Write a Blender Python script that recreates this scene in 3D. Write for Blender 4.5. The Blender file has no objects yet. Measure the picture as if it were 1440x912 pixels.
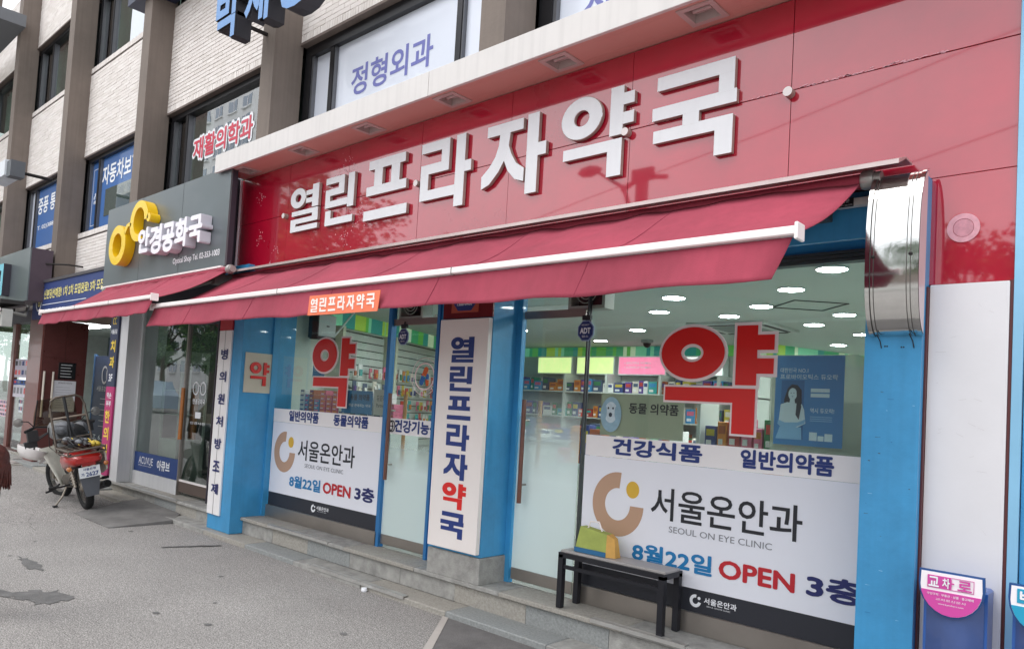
import bpy, math, random
from mathutils import Vector, Matrix
R=random.Random(7)
S=bpy.context.scene
COL=S.collection
rad=math.radians
# ------------------------------------------------------------------ camera
cam_d=bpy.data.cameras.new('camera'); cam=bpy.data.objects.new('camera',cam_d); COL.objects.link(cam)
YAW,PITCH,ROLL=rad(-42.35),rad(2.55),rad(3.29)
F_=Vector((math.sin(YAW)*math.cos(PITCH),math.cos(YAW)*math.cos(PITCH),math.sin(PITCH)))
r_=Vector((math.cos(YAW),-math.sin(YAW),0)); u_=r_.cross(F_)
r2=math.cos(ROLL)*r_+math.sin(ROLL)*u_; u2=-math.sin(ROLL)*r_+math.cos(ROLL)*u_
m=Matrix((r2,u2,-F_)).transposed().to_4x4(); m.translation=Vector((0,0,1.6)); cam.matrix_world=m
cam_d.sensor_width=36; cam_d.lens=36*1040/1440; cam_d.shift_y=69/1440; cam_d.clip_start=.05; cam_d.clip_end=2000
S.camera=cam
# ------------------------------------------------------------------ sky, sun, exposure
SUN_EL,SUN_AZ=rad(58),rad(-150)            # azimuth from +y towards +x
W=bpy.data.worlds.new('World'); S.world=W; W.use_nodes=True
nt=W.node_tree; nt.nodes.clear(); N=nt.nodes.new; L=nt.links.new
out=N('ShaderNodeOutputWorld'); bg=N('ShaderNodeBackground'); bg.inputs['Strength'].default_value=.11
sky=N('ShaderNodeTexSky'); sky.sky_type='NISHITA'; sky.sun_disc=False; sky.sun_elevation=SUN_EL; sky.sun_rotation=SUN_AZ; sky.dust_density=2.5
mx=N('ShaderNodeMix'); mx.data_type='RGBA'
tc=N('ShaderNodeTexCoord'); nz=N('ShaderNodeTexNoise'); nz.inputs['Scale'].default_value=2.2; nz.inputs['Detail'].default_value=5
rp=N('ShaderNodeValToRGB'); rp.color_ramp.elements[0].position=.3; rp.color_ramp.elements[0].color=(.62,)*3+(1,); rp.color_ramp.elements[1].position=.62; rp.color_ramp.elements[1].color=(.97,)*3+(1,)
L(tc.outputs['Generated'],nz.inputs['Vector']); L(nz.outputs['Fac'],rp.inputs['Fac']); L(rp.outputs['Color'],mx.inputs[0])
L(sky.outputs['Color'],mx.inputs[6]); mx.inputs[7].default_value=(14.2,14.35,14.75,1)
L(mx.outputs[2],bg.inputs['Color']); L(bg.outputs['Background'],out.inputs['Surface'])
sd=bpy.data.lights.new('sun','SUN'); sd.energy=.7; sd.angle=rad(24); sd.color=(1,.97,.93)
sun=bpy.data.objects.new('sun',sd); COL.objects.link(sun)
sdir=Vector((math.sin(SUN_AZ)*math.cos(SUN_EL),math.cos(SUN_AZ)*math.cos(SUN_EL),math.sin(SUN_EL)))
sun.rotation_euler=sdir.to_track_quat('Z','Y').to_euler(); sun.location=(-10,-20,30)
S.view_settings.view_transform='Standard'; S.view_settings.look='None'; S.view_settings.exposure=.38; S.view_settings.gamma=1
S.render.engine='CYCLES'; cy=S.cycles; cy.use_denoising=True; cy.max_bounces=8; cy.diffuse_bounces=3; cy.glossy_bounces=4; cy.transmission_bounces=4; cy.transparent_max_bounces=16
cy.caustics_reflective=False; cy.caustics_refractive=False; cy.sample_clamp_indirect=4
# ------------------------------------------------------------------ materials
def lin(c):
    if isinstance(c,str): c=[int(c[i:i+2],16)/255 for i in (0,2,4)]
    return tuple(x/12.92 if x<=.04045 else ((x+.055)/1.055)**2.4 for x in c)
MC={}
def M(name,c,rough=.6,metal=0,var=.08,vs=6,bump=0,bs=60,coat=0,spec=.5,emit=0,streak=0,alpha=1,coord='Object',dirt=0,cior=1.5):
    """principled paint/stone/etc; c is sRGB hex of the surface's own colour"""
    if name in MC: return MC[name]
    m=bpy.data.materials.new(name); m.use_nodes=True; t=m.node_tree; b=t.nodes['Principled BSDF']; n=t.nodes.new; l=t.links.new
    col=lin(c)
    b.inputs['Roughness'].default_value=rough; b.inputs['Metallic'].default_value=metal
    b.inputs['Specular IOR Level'].default_value=spec; b.inputs['Coat Weight'].default_value=coat; b.inputs['Coat Roughness'].default_value=.03; b.inputs['Coat IOR'].default_value=cior
    tc=n('ShaderNodeTexCoord'); geo=n('ShaderNodeNewGeometry')
    if var>0:
        nz=n('ShaderNodeTexNoise'); nz.inputs['Scale'].default_value=vs; nz.inputs['Detail'].default_value=6; nz.inputs['Roughness'].default_value=.65
        l(geo.outputs['Position'],nz.inputs['Vector'])
        rp=n('ShaderNodeValToRGB'); rp.color_ramp.elements[0].position=.3; rp.color_ramp.elements[1].position=.7
        rp.color_ramp.elements[0].color=tuple(x*(1-var) for x in col)+(1,); rp.color_ramp.elements[1].color=tuple(min(1,x*(1+var)) for x in col)+(1,)
        l(nz.outputs['Fac'],rp.inputs['Fac']); o=rp.outputs['Color']
        if streak:
            mp=n('ShaderNodeMapping'); mp.inputs['Scale'].default_value=(22,22,.7); l(geo.outputs['Position'],mp.inputs['Vector'])
            n2=n('ShaderNodeTexNoise'); n2.inputs['Scale'].default_value=1; n2.inputs['Detail'].default_value=4; l(mp.outputs['Vector'],n2.inputs['Vector'])
            mxx=n('ShaderNodeMix'); mxx.data_type='RGBA'; mxx.blend_type='MULTIPLY'; mxx.inputs[0].default_value=1
            r2=n('ShaderNodeValToRGB'); r2.color_ramp.elements[0].position=.3; r2.color_ramp.elements[1].position=.55; r2.color_ramp.elements[0].color=((1-streak),)*3+(1,); r2.color_ramp.elements[1].color=(1,1,1,1)
            l(n2.outputs['Fac'],r2.inputs['Fac']); l(o,mxx.inputs[6]); l(r2.outputs['Color'],mxx.inputs[7]); o=mxx.outputs[2]
        l(o,b.inputs['Base Color'])
        ml=n('ShaderNodeMath'); ml.operation='MULTIPLY_ADD'; ml.inputs[1].default_value=.18; ml.inputs[2].default_value=max(0,rough-.09); l(nz.outputs['Fac'],ml.inputs[0]); l(ml.outputs[0],b.inputs['Roughness'])
    else: b.inputs['Base Color'].default_value=col+(1,)
    if bump:
        n3=n('ShaderNodeTexNoise'); n3.inputs['Scale'].default_value=bs; n3.inputs['Detail'].default_value=5; l(geo.outputs['Position'],n3.inputs['Vector'])
        bp=n('ShaderNodeBump'); bp.inputs['Strength'].default_value=bump; bp.inputs['Distance'].default_value=.01; l(n3.outputs['Fac'],bp.inputs['Height']); l(bp.outputs['Normal'],b.inputs['Normal'])
    if emit:
        b.inputs['Emission Color'].default_value=col+(1,); b.inputs['Emission Strength'].default_value=emit
    if alpha<1: b.inputs['Alpha'].default_value=alpha
    MC[name]=m; return m
def glass(name,tint='e8f2ee',refl=.0,rough=0.0,ior=1.5):
    if name in MC: return MC[name]
    m=bpy.data.materials.new(name); m.use_nodes=True; t=m.node_tree; t.nodes.clear(); n=t.nodes.new; l=t.links.new
    o=n('ShaderNodeOutputMaterial'); a=n('ShaderNodeBsdfTransparent'); a.inputs[0].default_value=lin(tint)+(1,)
    g=n('ShaderNodeBsdfGlossy'); g.inputs['Roughness'].default_value=rough; g.inputs['Color'].default_value=(.95,.97,1,1)
    geo=n('ShaderNodeNewGeometry')      # Schlick reflectance on the outer skin only (a pane is a thin box)
    def mth(op,a,b_=None):
        q=n('ShaderNodeMath'); q.operation=op
        for i,v in enumerate((a,b_)):
            if v is None: continue
            if isinstance(v,(int,float)): q.inputs[i].default_value=v
            else: l(v,q.inputs[i])
        return q.outputs[0]
    dt=n('ShaderNodeVectorMath'); dt.operation='DOT_PRODUCT'; l(geo.outputs['Incoming'],dt.inputs[0]); l(geo.outputs['Normal'],dt.inputs[1])
    f0=2*((ior-1)/(ior+1))**2+refl
    sch=mth('MULTIPLY_ADD',mth('POWER',mth('SUBTRACT',1,mth('ABSOLUTE',dt.outputs['Value'])),5),1-f0); sch.node.inputs[2].default_value=f0
    facn=mth('MULTIPLY',sch,mth('SUBTRACT',1,geo.outputs['Backfacing']))
    nz=n('ShaderNodeTexNoise'); nz.inputs['Scale'].default_value=1.3; l(geo.outputs['Position'],nz.inputs['Vector'])
    bp=n('ShaderNodeBump'); bp.inputs['Strength'].default_value=.05; bp.inputs['Distance'].default_value=.02; l(nz.outputs['Fac'],bp.inputs['Height']); l(bp.outputs['Normal'],g.inputs['Normal'])
    mx=n('ShaderNodeMixShader'); l(facn,mx.inputs[0]); l(a.outputs[0],mx.inputs[1]); l(g.outputs[0],mx.inputs[2]); l(mx.outputs[0],o.inputs[0])
    MC[name]=m; return m
def film(name,c,amount,rough=.9,grad=None):
    """translucent film on glass: diffuse+translucent mixed with see-through; grad=(z0,z1) fades out upward"""
    if name in MC: return MC[name]
    m=bpy.data.materials.new(name); m.use_nodes=True; t=m.node_tree; t.nodes.clear(); n=t.nodes.new; l=t.links.new
    o=n('ShaderNodeOutputMaterial'); a=n('ShaderNodeBsdfTransparent'); d=n('ShaderNodeBsdfDiffuse'); d.inputs[0].default_value=lin(c)+(1,)
    tr=n('ShaderNodeBsdfTranslucent'); tr.inputs[0].default_value=lin(c)+(1,)
    m1=n('ShaderNodeMixShader'); m1.inputs[0].default_value=.35; l(d.outputs[0],m1.inputs[1]); l(tr.outputs[0],m1.inputs[2])
    m2=n('ShaderNodeMixShader'); m2.inputs[0].default_value=amount; l(a.outputs[0],m2.inputs[1]); l(m1.outputs[0],m2.inputs[2]); l(m2.outputs[0],o.inputs[0])
    if grad:
        geo=n('ShaderNodeNewGeometry'); sp=n('ShaderNodeSeparateXYZ'); mr=n('ShaderNodeMapRange'); l(geo.outputs['Position'],sp.inputs[0]); l(sp.outputs[2],mr.inputs[0])
        mr.inputs[1].default_value=grad[0]; mr.inputs[2].default_value=grad[1]; mr.inputs[3].default_value=amount; mr.inputs[4].default_value=0; l(mr.outputs[0],m2.inputs[0])
    MC[name]=m; return m
# ------------------------------------------------------------------ mesh building
class MB:
    def __init__(s): s.v=[]; s.f=[]; s.m=[]; s.mats=[]
    def mi(s,mat):
        if mat not in s.mats: s.mats.append(mat)
        return s.mats.index(mat)
    def add(s,vs,fs,mat):
        o=len(s.v); k=s.mi(mat); s.v+= [tuple(v) for v in vs]; s.f+=[tuple(i+o for i in f) for f in fs]; s.m+=[k]*len(fs); return s
    def box(s,x0,x1,y0,y1,z0,z1,mat,ch=0):
        if ch:
            c=ch; vs=[]
            for z,i in ((z0,c),(z0+c,0),(z1-c,0),(z1,c)):
                vs+=[(x0+i,y0+i,z),(x1-i,y0+i,z),(x1-i,y1-i,z),(x0+i,y1-i,z)]
            fs=[(3,2,1,0),(12,13,14,15)]
            for k in range(3):
                for j in range(4): a=k*4+j; b=k*4+(j+1)%4; fs.append((a,b,b+4,a+4))
            return s.add(vs,fs,mat)
        return s.add([(x0,y0,z0),(x1,y0,z0),(x1,y1,z0),(x0,y1,z0),(x0,y0,z1),(x1,y0,z1),(x1,y1,z1),(x0,y1,z1)],
          [(3,2,1,0),(4,5,6,7),(0,1,5,4),(1,2,6,5),(2,3,7,6),(3,0,4,7)],mat)
    def prism(s,pts,a0,a1,mat,axis='y',side=None,fn=None):
        """polygon pts (u,v) extruded along an axis from a0 (front) to a1. axis y: (u,a,v); x: (a,u,v); z: (u,v,a)"""
        mp={'y':lambda u,v,a:(u,a,v),'x':lambda u,v,a:(a,u,v),'z':lambda u,v,a:(u,v,a)}[axis]
        n=len(pts); vs=[mp(u,v,a0) for u,v in pts]+[mp(u,v,a1) for u,v in pts]
        s.add(vs,[tuple(range(n)),tuple(range(2*n-1,n-1,-1))],mat)
        s.add(vs,[(i,n+i,n+(i+1)%n,(i+1)%n) for i in range(n)],side or mat); return s
    def ring(s,cu,cv,ru,rv,iu,iv,a0,a1,mat,axis='y',side=None,n=36,t0=0,t1=360):
        mp={'y':lambda u,v,a:(u,a,v),'x':lambda u,v,a:(a,u,v),'z':lambda u,v,a:(u,v,a)}[axis]
        full=(t1-t0)>=360; k=n if full else n+1
        vs=[]
        for i in range(k):
            t=rad(t0+(t1-t0)*i/n); c,q=math.cos(t),math.sin(t)
            vs+=[mp(cu+ru*c,cv+rv*q,a0),mp(cu+iu*c,cv+iv*q,a0),mp(cu+ru*c,cv+rv*q,a1),mp(cu+iu*c,cv+iv*q,a1)]
        fr=[];sd=[]
        for i in range(n):
            a=4*i; b=4*((i+1)%k); fr+=[(a,b,b+1,a+1),(a+2,a+3,b+3,b+2)]; sd+=[(a,a+2,b+2,b),(a+1,b+1,b+3,a+3)]
        if not full:
            e=4*(k-1); sd+=[(0,1,3,2),(e,e+2,e+3,e+1)]
        s.add(vs,fr,mat); o=len(s.v)-len(vs)
        kk=s.mi(side or mat); s.f+=[tuple(i+o for i in f) for f in sd]; s.m+=[kk]*len(sd); return s
    def disc(s,cu,cv,ru,rv,a0,a1,mat,axis='y',side=None,n=28):
        return s.prism([(cu+ru*math.cos(2*math.pi*i/n),cv+rv*math.sin(2*math.pi*i/n)) for i in range(n)],a0,a1,mat,axis,side)
    def tube(s,pts,r,mat,n=8,cap=True,rs=None):
        pts=[Vector(p) for p in pts]; k=len(pts); base=len(s.v); vs=[]; up=Vector((0,0,1))
        for i,p in enumerate(pts):
            d=(pts[min(i+1,k-1)]-pts[max(i-1,0)]).normalized()
            a=d.cross(up if abs(d.z)<.95 else Vector((1,0,0))).normalized(); b=a.cross(d)
            rr=rs[i] if rs else r
            for j in range(n): t=2*math.pi*j/n; vs.append(p+a*rr*math.cos(t)+b*rr*math.sin(t))
        fs=[(i*n+j,i*n+(j+1)%n,(i+1)*n+(j+1)%n,(i+1)*n+j) for i in range(k-1) for j in range(n)]
        if cap: fs+=[tuple(range(n-1,-1,-1)),tuple((k-1)*n+j for j in range(n))]
        return s.add(vs,fs,mat)
    def lathe(s,prof,mat,c=(0,0,0),axis='z',n=20):
        vs=[];
        for r,h in prof:
            for j in range(n):
                t=2*math.pi*j/n; a,b=r*math.cos(t),r*math.sin(t)
                p={'z':(a,b,h),'y':(a,h,b),'x':(h,a,b)}[axis]; vs.append((c[0]+p[0],c[1]+p[1],c[2]+p[2]))
        k=len(prof); fs=[(i*n+j,i*n+(j+1)%n,(i+1)*n+(j+1)%n,(i+1)*n+j) for i in range(k-1) for j in range(n)]
        fs+=[tuple(range(n)),tuple((k-1)*n+j for j in range(n))]
        return s.add(vs,fs,mat)
    def grid(s,fn,nu,nv,mat):
        vs=[fn(i/nu,j/nv) for j in range(nv+1) for i in range(nu+1)]
        return s.add(vs,[(j*(nu+1)+i,j*(nu+1)+i+1,(j+1)*(nu+1)+i+1,(j+1)*(nu+1)+i) for j in range(nv) for i in range(nu)],mat)
    def build(s,name,parent=None,smooth=False,solid=0,local=False,recalc=True):
        me=bpy.data.meshes.new(name)
        off=Vector((0,0,0))
        if parent is not None and not local: off=wloc(parent)
        me.from_pydata([tuple(Vector(v)-off) for v in s.v],[],s.f)
        for mt in s.mats: me.materials.append(mt)
        me.polygons.foreach_set('material_index',s.m)
        if recalc:
            import bmesh
            b=bmesh.new(); b.from_mesh(me); bmesh.ops.recalc_face_normals(b,faces=b.faces); b.to_mesh(me); b.free()
        if smooth: 
            me.polygons.foreach_set('use_smooth',[True]*len(me.polygons)); me.set_sharp_from_angle(angle=rad(40))
        me.update()
        o=bpy.data.objects.new(name,me); COL.objects.link(o)
        if parent is not None: o.parent=parent
        if solid:
            md=o.modifiers.new('thick','SOLIDIFY'); md.thickness=solid; md.offset=0
        return o
ORD='first second third fourth fifth sixth seventh eighth ninth tenth eleventh twelfth thirteenth fourteenth fifteenth sixteenth seventeenth eighteenth nineteenth twentieth'.split()+['%dth'%k for k in range(21,120)]
def wloc(o):
    v=Vector(o.location)
    while o.parent is not None: o=o.parent; v=v+Vector(o.location)
    return v
def tag(o,label=None,cat=None,group=None,kind=None):
    if label: o['label']=label
    if cat: o['category']=cat
    if group: o['group']=group
    if kind: o['kind']=kind
    return o
def thing(name,label,cat,loc=(0,0,0),rz=0,group=None,kind=None):
    o=bpy.data.objects.new(name,None); o.empty_display_size=.2; COL.objects.link(o); o.location=loc; o.rotation_euler=(0,0,rz)
    return tag(o,label,cat,group,kind)
def dup(o,parent=None,loc=None,label=None,rz=None,scale=None):
    c=o.copy(); COL.objects.link(c); c.parent=parent
    for ch in list(o.children): dup(ch,c)
    if loc is not None: c.location=loc
    if rz is not None: c.rotation_euler=(0,0,rz)
    if scale is not None: c.scale=(scale,)*3 if not hasattr(scale,'__len__') else scale
    if label: c['label']=label
    return c
# ------------------------------------------------------------------ lettering
TC={}
def textmesh(body,offset=0,ext=0,res=3):
    k=(body,offset,ext)
    if k in TC: return TC[k]
    c=bpy.data.curves.new('t','FONT'); c.body=body; c.offset=offset; c.extrude=ext; c.resolution_u=res
    o=bpy.data.objects.new('t',c); COL.objects.link(o)
    dg=bpy.context.evaluated_depsgraph_get(); me=bpy.data.meshes.new_from_object(o.evaluated_get(dg))
    vs=[tuple(v.co) for v in me.vertices]; fs=[tuple(p.vertices) for p in me.polygons]
    nz=[abs(p.normal.z)>.7 for p in me.polygons]
    bpy.data.objects.remove(o); bpy.data.curves.remove(c); bpy.data.meshes.remove(me)
    TC[k]=(vs,fs,nz); return TC[k]
def text(body,x0,x1,z0,z1,y,mat,parent,name='lettering',offset=0,depth=0,side=None,face='-y',mb=None,local=False,slant=0,ref=None):
    """lettering fitted to a box on a plane: face -y: x across, z up, front at y; face +x: y across (x0,x1), front at x=y"""
    if offset>=.02 and ref is None:      # bold face: the outline is thickened by stepped copies
        mb_=mb or MB(); (A0,A1,B0,B1)=(x0,x1,z0,z1)
        v0=textmesh(body,0,0)[0]; wa=max(v[0] for v in v0)-min(v[0] for v in v0); wb=max(v[1] for v in v0)-min(v[1] for v in v0)
        fx=offset*(A1-A0)/wa; fz=offset*(B1-B0)/wb; A0+=fx;A1-=fx;B0+=fz;B1-=fz
        for k,(dx,dz) in enumerate(((0,0),(.7,.7),(-.7,.7),(-.7,-.7),(.7,-.7),(1,0),(-1,0),(0,1),(0,-1))):
            e=k*.00015 if face=='-y' else -k*.00015
            text(body,A0+dx*fx,A1+dx*fx,B0+dz*fz,B1+dz*fz,y-e,mat,parent,name,0,depth,side,face,mb_,local,slant)
        return mb_ if mb is not None else mb_.build(name,parent,recalc=bool(depth),local=local)
    vs,fs,nz=textmesh(body,offset,.1 if depth else 0)
    rv=textmesh(body,ref,0)[0] if ref is not None else vs
    a0=min(v[0] for v in rv);a1=max(v[0] for v in rv);b0=min(v[1] for v in rv);b1=max(v[1] for v in rv)
    sx=(x1-x0)/(a1-a0); sz=(z1-z0)/(b1-b0); P=[]
    for v in vs:
        u=x0+(v[0]-a0)*sx; w=z0+(v[1]-b0)*sz; u+=slant*(w-z0)
        d=(.1-v[2])/.2*depth if depth else 0
        P.append((u,y+d,w) if face=='-y' else (y-d,u,w))
    own=mb is None; mb=mb or MB()
    mb.add(P,[f for f,q in zip(fs,nz) if q],mat)
    if depth: mb.add(P,[f for f,q in zip(fs,nz) if not q],side or mat)
    if own: return mb.build(name,parent,recalc=bool(depth),local=local)
# hand-cut heavy gothic glyphs in a unit box: rectangles, rings, polygons that butt against each other
r=lambda a,b,c,d:('r',a,b,c,d)
o_=lambda cu,cv,ru,rv,iu,iv:('o',cu,cv,ru,rv,iu,iv)
p_=lambda *pts:('p',)+pts
G={
'열':[o_(.27,.77,.27,.23,.11,.10),r(.78,.98,.5,1),r(.56,.78,.80,.89),r(.56,.78,.62,.71),
     r(.08,.98,.37,.46),r(.80,.98,.275,.37),r(.05,.98,.18,.275),r(.05,.22,.1,.18),r(.05,.98,0,.1)],
'린':[r(.02,.64,.88,1),r(.47,.64,.75,.88),r(.02,.64,.63,.75),r(.02,.17,.5,.63),r(.02,.78,.38,.5),r(.78,.97,.32,1),
     p_((.04,.3),(.04,0),(.96,0),(.96,.13),(.22,.13),(.22,.3))],
'프':[r(.08,.92,.86,1),r(.22,.40,.56,.86),r(.62,.80,.56,.86),r(.04,.96,.42,.56),r(0,1,0,.15)],
'라':[r(.03,.58,.87,1),r(.44,.58,.68,.87),r(.03,.58,.55,.68),r(.03,.18,.30,.55),r(.03,.72,.17,.30),r(.72,.88,0,1),r(.88,1,.47,.61)],
'자':[r(.07,.64,.85,.98),p_((.28,.85),(.44,.85),(.42,.68),(.36,.5),(.27,.36),(.13,.22),(0,.17),(0,.33),(.12,.43),(.22,.56),(.27,.7)),
     p_((.42,.68),(.47,.55),(.55,.42),(.68,.33),(.68,.17),(.55,.22),(.43,.35),(.36,.5)),r(.72,.88,0,1),r(.88,1,.46,.61)],
'약':[o_(.29,.755,.29,.245,.115,.10),r(.70,.86,.46,1),r(.86,1,.79,.91),r(.86,1,.57,.69),p_((.05,.41),(.05,.29),(.68,.29),(.68,0),(.86,0),(.86,.41))],
'국':[r(.05,.95,.86,1),r(.79,.95,.66,.86),r(0,.98,.53,.66),r(.38,.56,.40,.53),p_((.02,.40),(.02,.27),(.76,.27),(.76,0),(.95,0),(.95,.40))],
}
def glyph(mb,ch,x0,x1,z0,z1,y0,y1,mat,side=None,grow=0,face='-y'):
    w,h=x1-x0,z1-z0; k=0; ax='y' if face=='-y' else 'x'; sg=1 if face=='-y' else -1
    for s in G[ch]:
        e=(k*.0004)*sg if grow else 0; k+=1
        X=lambda u:x0+u*w; Z=lambda v:z0+v*h
        if s[0]=='r': 
            a,b,c,d=X(s[1])-grow,X(s[2])+grow,Z(s[3])-grow,Z(s[4])+grow
            mb.prism([(a,c),(b,c),(b,d),(a,d)],y0+e,y1,mat,ax,side)
        elif s[0]=='o': mb.ring(X(s[1]),Z(s[2]),s[3]*w+grow,s[4]*h+grow,s[5]*w-grow,s[6]*h-grow,y0+e,y1,mat,ax,side)
        else:
            pts=[(X(u),Z(v)) for u,v in s[1:]]
            if grow:
                cu=sum(p[0] for p in pts)/len(pts); cv=sum(p[1] for p in pts)/len(pts)
                q=[]
                n=len(pts)
                for i in range(n):
                    a=Vector(pts[i-1]);b=Vector(pts[i]);c=Vector(pts[(i+1)%n]); d1=(b-a).normalized(); d2=(c-b).normalized()
                    nn=Vector((d1.y,-d1.x))+Vector((d2.y,-d2.x)); 
                    area=sum(pts[j-1][0]*pts[j][1]-pts[j][0]*pts[j-1][1] for j in range(n)); nn=nn.normalized()*(grow if area>0 else -grow); q.append((b.x+nn.x,b.y+nn.y))
                pts=q
            mb.prism(pts,y0+e,y1,mat,ax,side)
# ================================================================== SETTING: road, kerb and steps
def zroad(x): return max(0,min(.12,(-9.4-x)*.022))
asph=M('asphalt','969391',.92,var=.12,vs=.8,bump=.6,bs=150,spec=.25)
t=asph.node_tree; b=t.nodes['Principled BSDF']; n=t.nodes.new; l=t.links.new
geo=n('ShaderNodeNewGeometry'); vo=n('ShaderNodeTexNoise'); vo.inputs['Scale'].default_value=112; vo.inputs['Detail'].default_value=3; l(geo.outputs['Position'],vo.inputs['Vector'])
rp=n('ShaderNodeValToRGB'); rp.color_ramp.elements[0].position=.32; rp.color_ramp.elements[0].color=(.36,.36,.36,1); rp.color_ramp.elements[1].position=.68; rp.color_ramp.elements[1].color=(1.68,1.67,1.64,1)
mm=n('ShaderNodeMix'); mm.data_type='RGBA'; mm.blend_type='MULTIPLY'; mm.inputs[0].default_value=1
src=b.inputs['Base Color'].links[0].from_socket; l(vo.outputs['Fac'],rp.inputs['Fac']); l(src,mm.inputs[6]); l(rp.outputs['Color'],mm.inputs[7])
v2=n('ShaderNodeTexNoise'); v2.inputs['Scale'].default_value=28; v2.inputs['Detail'].default_value=4; l(geo.outputs['Position'],v2.inputs['Vector'])
rp2=n('ShaderNodeValToRGB'); rp2.color_ramp.elements[0].position=.3; rp2.color_ramp.elements[0].color=(.82,.82,.82,1); rp2.color_ramp.elements[1].position=.7; rp2.color_ramp.elements[1].color=(1.12,1.12,1.12,1)
m3=n('ShaderNodeMix'); m3.data_type='RGBA'; m3.blend_type='MULTIPLY'; m3.inputs[0].default_value=1
l(v2.outputs['Fac'],rp2.inputs['Fac']); l(mm.outputs[2],m3.inputs[6]); l(rp2.outputs['Color'],m3.inputs[7]); l(m3.outputs[2],b.inputs['Base Color'])
mb=MB()
xs=[-400,-120,-60,-30,-20,-16]+[-15+.5*i for i in range(14)]+[-8,-6,-4,-2,0,5,20,60,300]
ys=[-300,-100,-40,-20,-10,-5,0,2,3,4.5,30,300]
mb.add([(x,y,zroad(x)) for y in ys for x in xs],[(j*len(xs)+i,j*len(xs)+i+1,(j+1)*len(xs)+i+1,(j+1)*len(xs)+i) for j in range(len(ys)-1) for i in range(len(xs)-1)],asph)
road=tag(mb.build('road'),'pale grey coarse asphalt road surface','road',kind='structure')
def blob(pts,z,mat,name,parent,jag=.02,seed=1):
    rr=random.Random(seed); P=[]
    for i in range(len(pts)):
        a=Vector(pts[i]); b=Vector(pts[(i+1)%len(pts)])
        for k in range(6):
            q=a.lerp(b,k/6); P.append((q.x+rr.uniform(-jag,jag)*2,q.y+rr.uniform(-jag,jag),z+zroad(q.x)))
    return MB().add(P,[tuple(range(len(P)))],mat).build(name,parent)
wet=M('damp_asphalt','6a6968',.85,var=.3,vs=9,bump=.9,bs=110)
blob([(-7.75,2.05),(-7.45,2.12),(-7.05,2.07),(-7.2,2.0),(-7.5,2.0)],.004,wet,'damp_stain',road,.02,3)
blob([(-6.75,1.52),(-6.45,1.75),(-6.35,1.95),(-6.1,1.98),(-5.95,1.85),(-6.1,1.72),(-6.35,1.62),(-6.6,1.5)],.004,wet,'damp_stain',road,.03,5)
blob([(-7.5,3.2),(-7.4,3.45),(-7.3,3.74),(-7.36,3.74),(-7.46,3.5),(-7.54,3.25)],.004,wet,'damp_stain',road,.012,6)
dark=M('dark_asphalt','6d6a69',.9,var=.25,vs=5,bump=.9,bs=110)
MB().add([(-4.05,3.875,.006),(-3.58,3.28,.006),(-3.3,2.4,.006),(-1,1.9,.006),(2,2,.006),(2,3.875,.006)],[(0,1,2,3,4,5)],dark).build('asphalt_patch',road)
MB().add([(-4.09,3.875,.009),(-3.62,3.27,.009),(-3.34,2.4,.009),(-3.29,2.4,.009),(-3.57,3.3,.009),(-4.03,3.875,.009)],[(0,1,4,5),(1,2,3,4)],M('mortar','b3aca6',.9)).build('joint_strip',road)
# raised asphalt ramp in front of the optical shop
rmp=M('ramp_asphalt','777573',.9,var=.3,vs=3,bump=1,bs=90)
mb=MB(); P=[(-9.9,3.17,.0),(-8.8,3.17,.0),(-8.78,3.86,.035),(-9.1,4.095,.05),(-10.35,4.095,.06),(-10.15,3.72,.05)]
mb.add([(x,y,z+.008+zroad(x)) for x,y,z in P]+[(x,y,-.05) for x,y,z in P],[(0,1,2,3,4,5)]+[(i,i+6,(i+1)%6+6,(i+1)%6) for i in range(6)],rmp); mb.build('asphalt_ramp',road)
gran=M('granite','9d9c98',.75,var=.3,vs=9,bump=.5,bs=120,spec=.35); gran2=M('granite_warm','a29e96',.78,var=.22,vs=60,bump=.5,bs=120,spec=.35); granb=M('granite_blue','929594',.75,var=.22,vs=60,bump=.5,bs=120,spec=.35)
grs=[gran,gran2,granb,gran]
steps=thing('granite_steps','two grey granite steps running along the foot of the shopfronts','steps',(-5,4,0),kind='structure')
x=-9.03; i=0
while x<1.5:
    w=R.uniform(.9,1.25); MB().box(x+.004,x+w-.004,3.875+R.uniform(-.004,.004),4.13,-.03,.046+R.uniform(-.003,.003),grs[i%3],ch=.007).build('kerb_stone',steps); x+=w; i+=1
x=-7.625; i=0
while x<1.5:
    w=R.uniform(.62,.8); x1=x+w; MB().box(x+.002,x1-.002,4.125+R.uniform(0,.003),4.2,.046,.188,grs[i%4]).build('riser_slab',steps); x=x1; i+=1
x=-7.63; i=0
while x<1.5:
    w=R.uniform(.85,1.1); MB().box(x+.003,x+w-.003,4.095,4.395,.19,.224+R.uniform(0,.002),(gran2,gran)[i%2],ch=.006).build('tread_slab',steps); x+=w; i+=1
x=-10.33
while x>-15.5:
    w=R.uniform(.9,1.2); z=zroad(x); MB().box(x-w+.004,x-.004,3.845,4.12,-.03,z+.06,grs[i%3],ch=.007).build('kerb_stone',steps); x-=w; i+=1
x=-8.17
while x>-14.6:
    w=R.uniform(.5,.66); MB().box(x-w+.002,x-.002,4.11,4.2,.02,.165,grs[i%4]).build('riser_slab',steps); x-=w; i+=1
x=-8.17
while x>-15.4:
    w=R.uniform(.9,1.2); MB().box(x-w+.003,x-.003,4.08,4.9,.167,.202,(gran2,gran)[i%2],ch=.006).build('tread_slab',steps); x-=w; i+=1
rr=random.Random(77)
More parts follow.
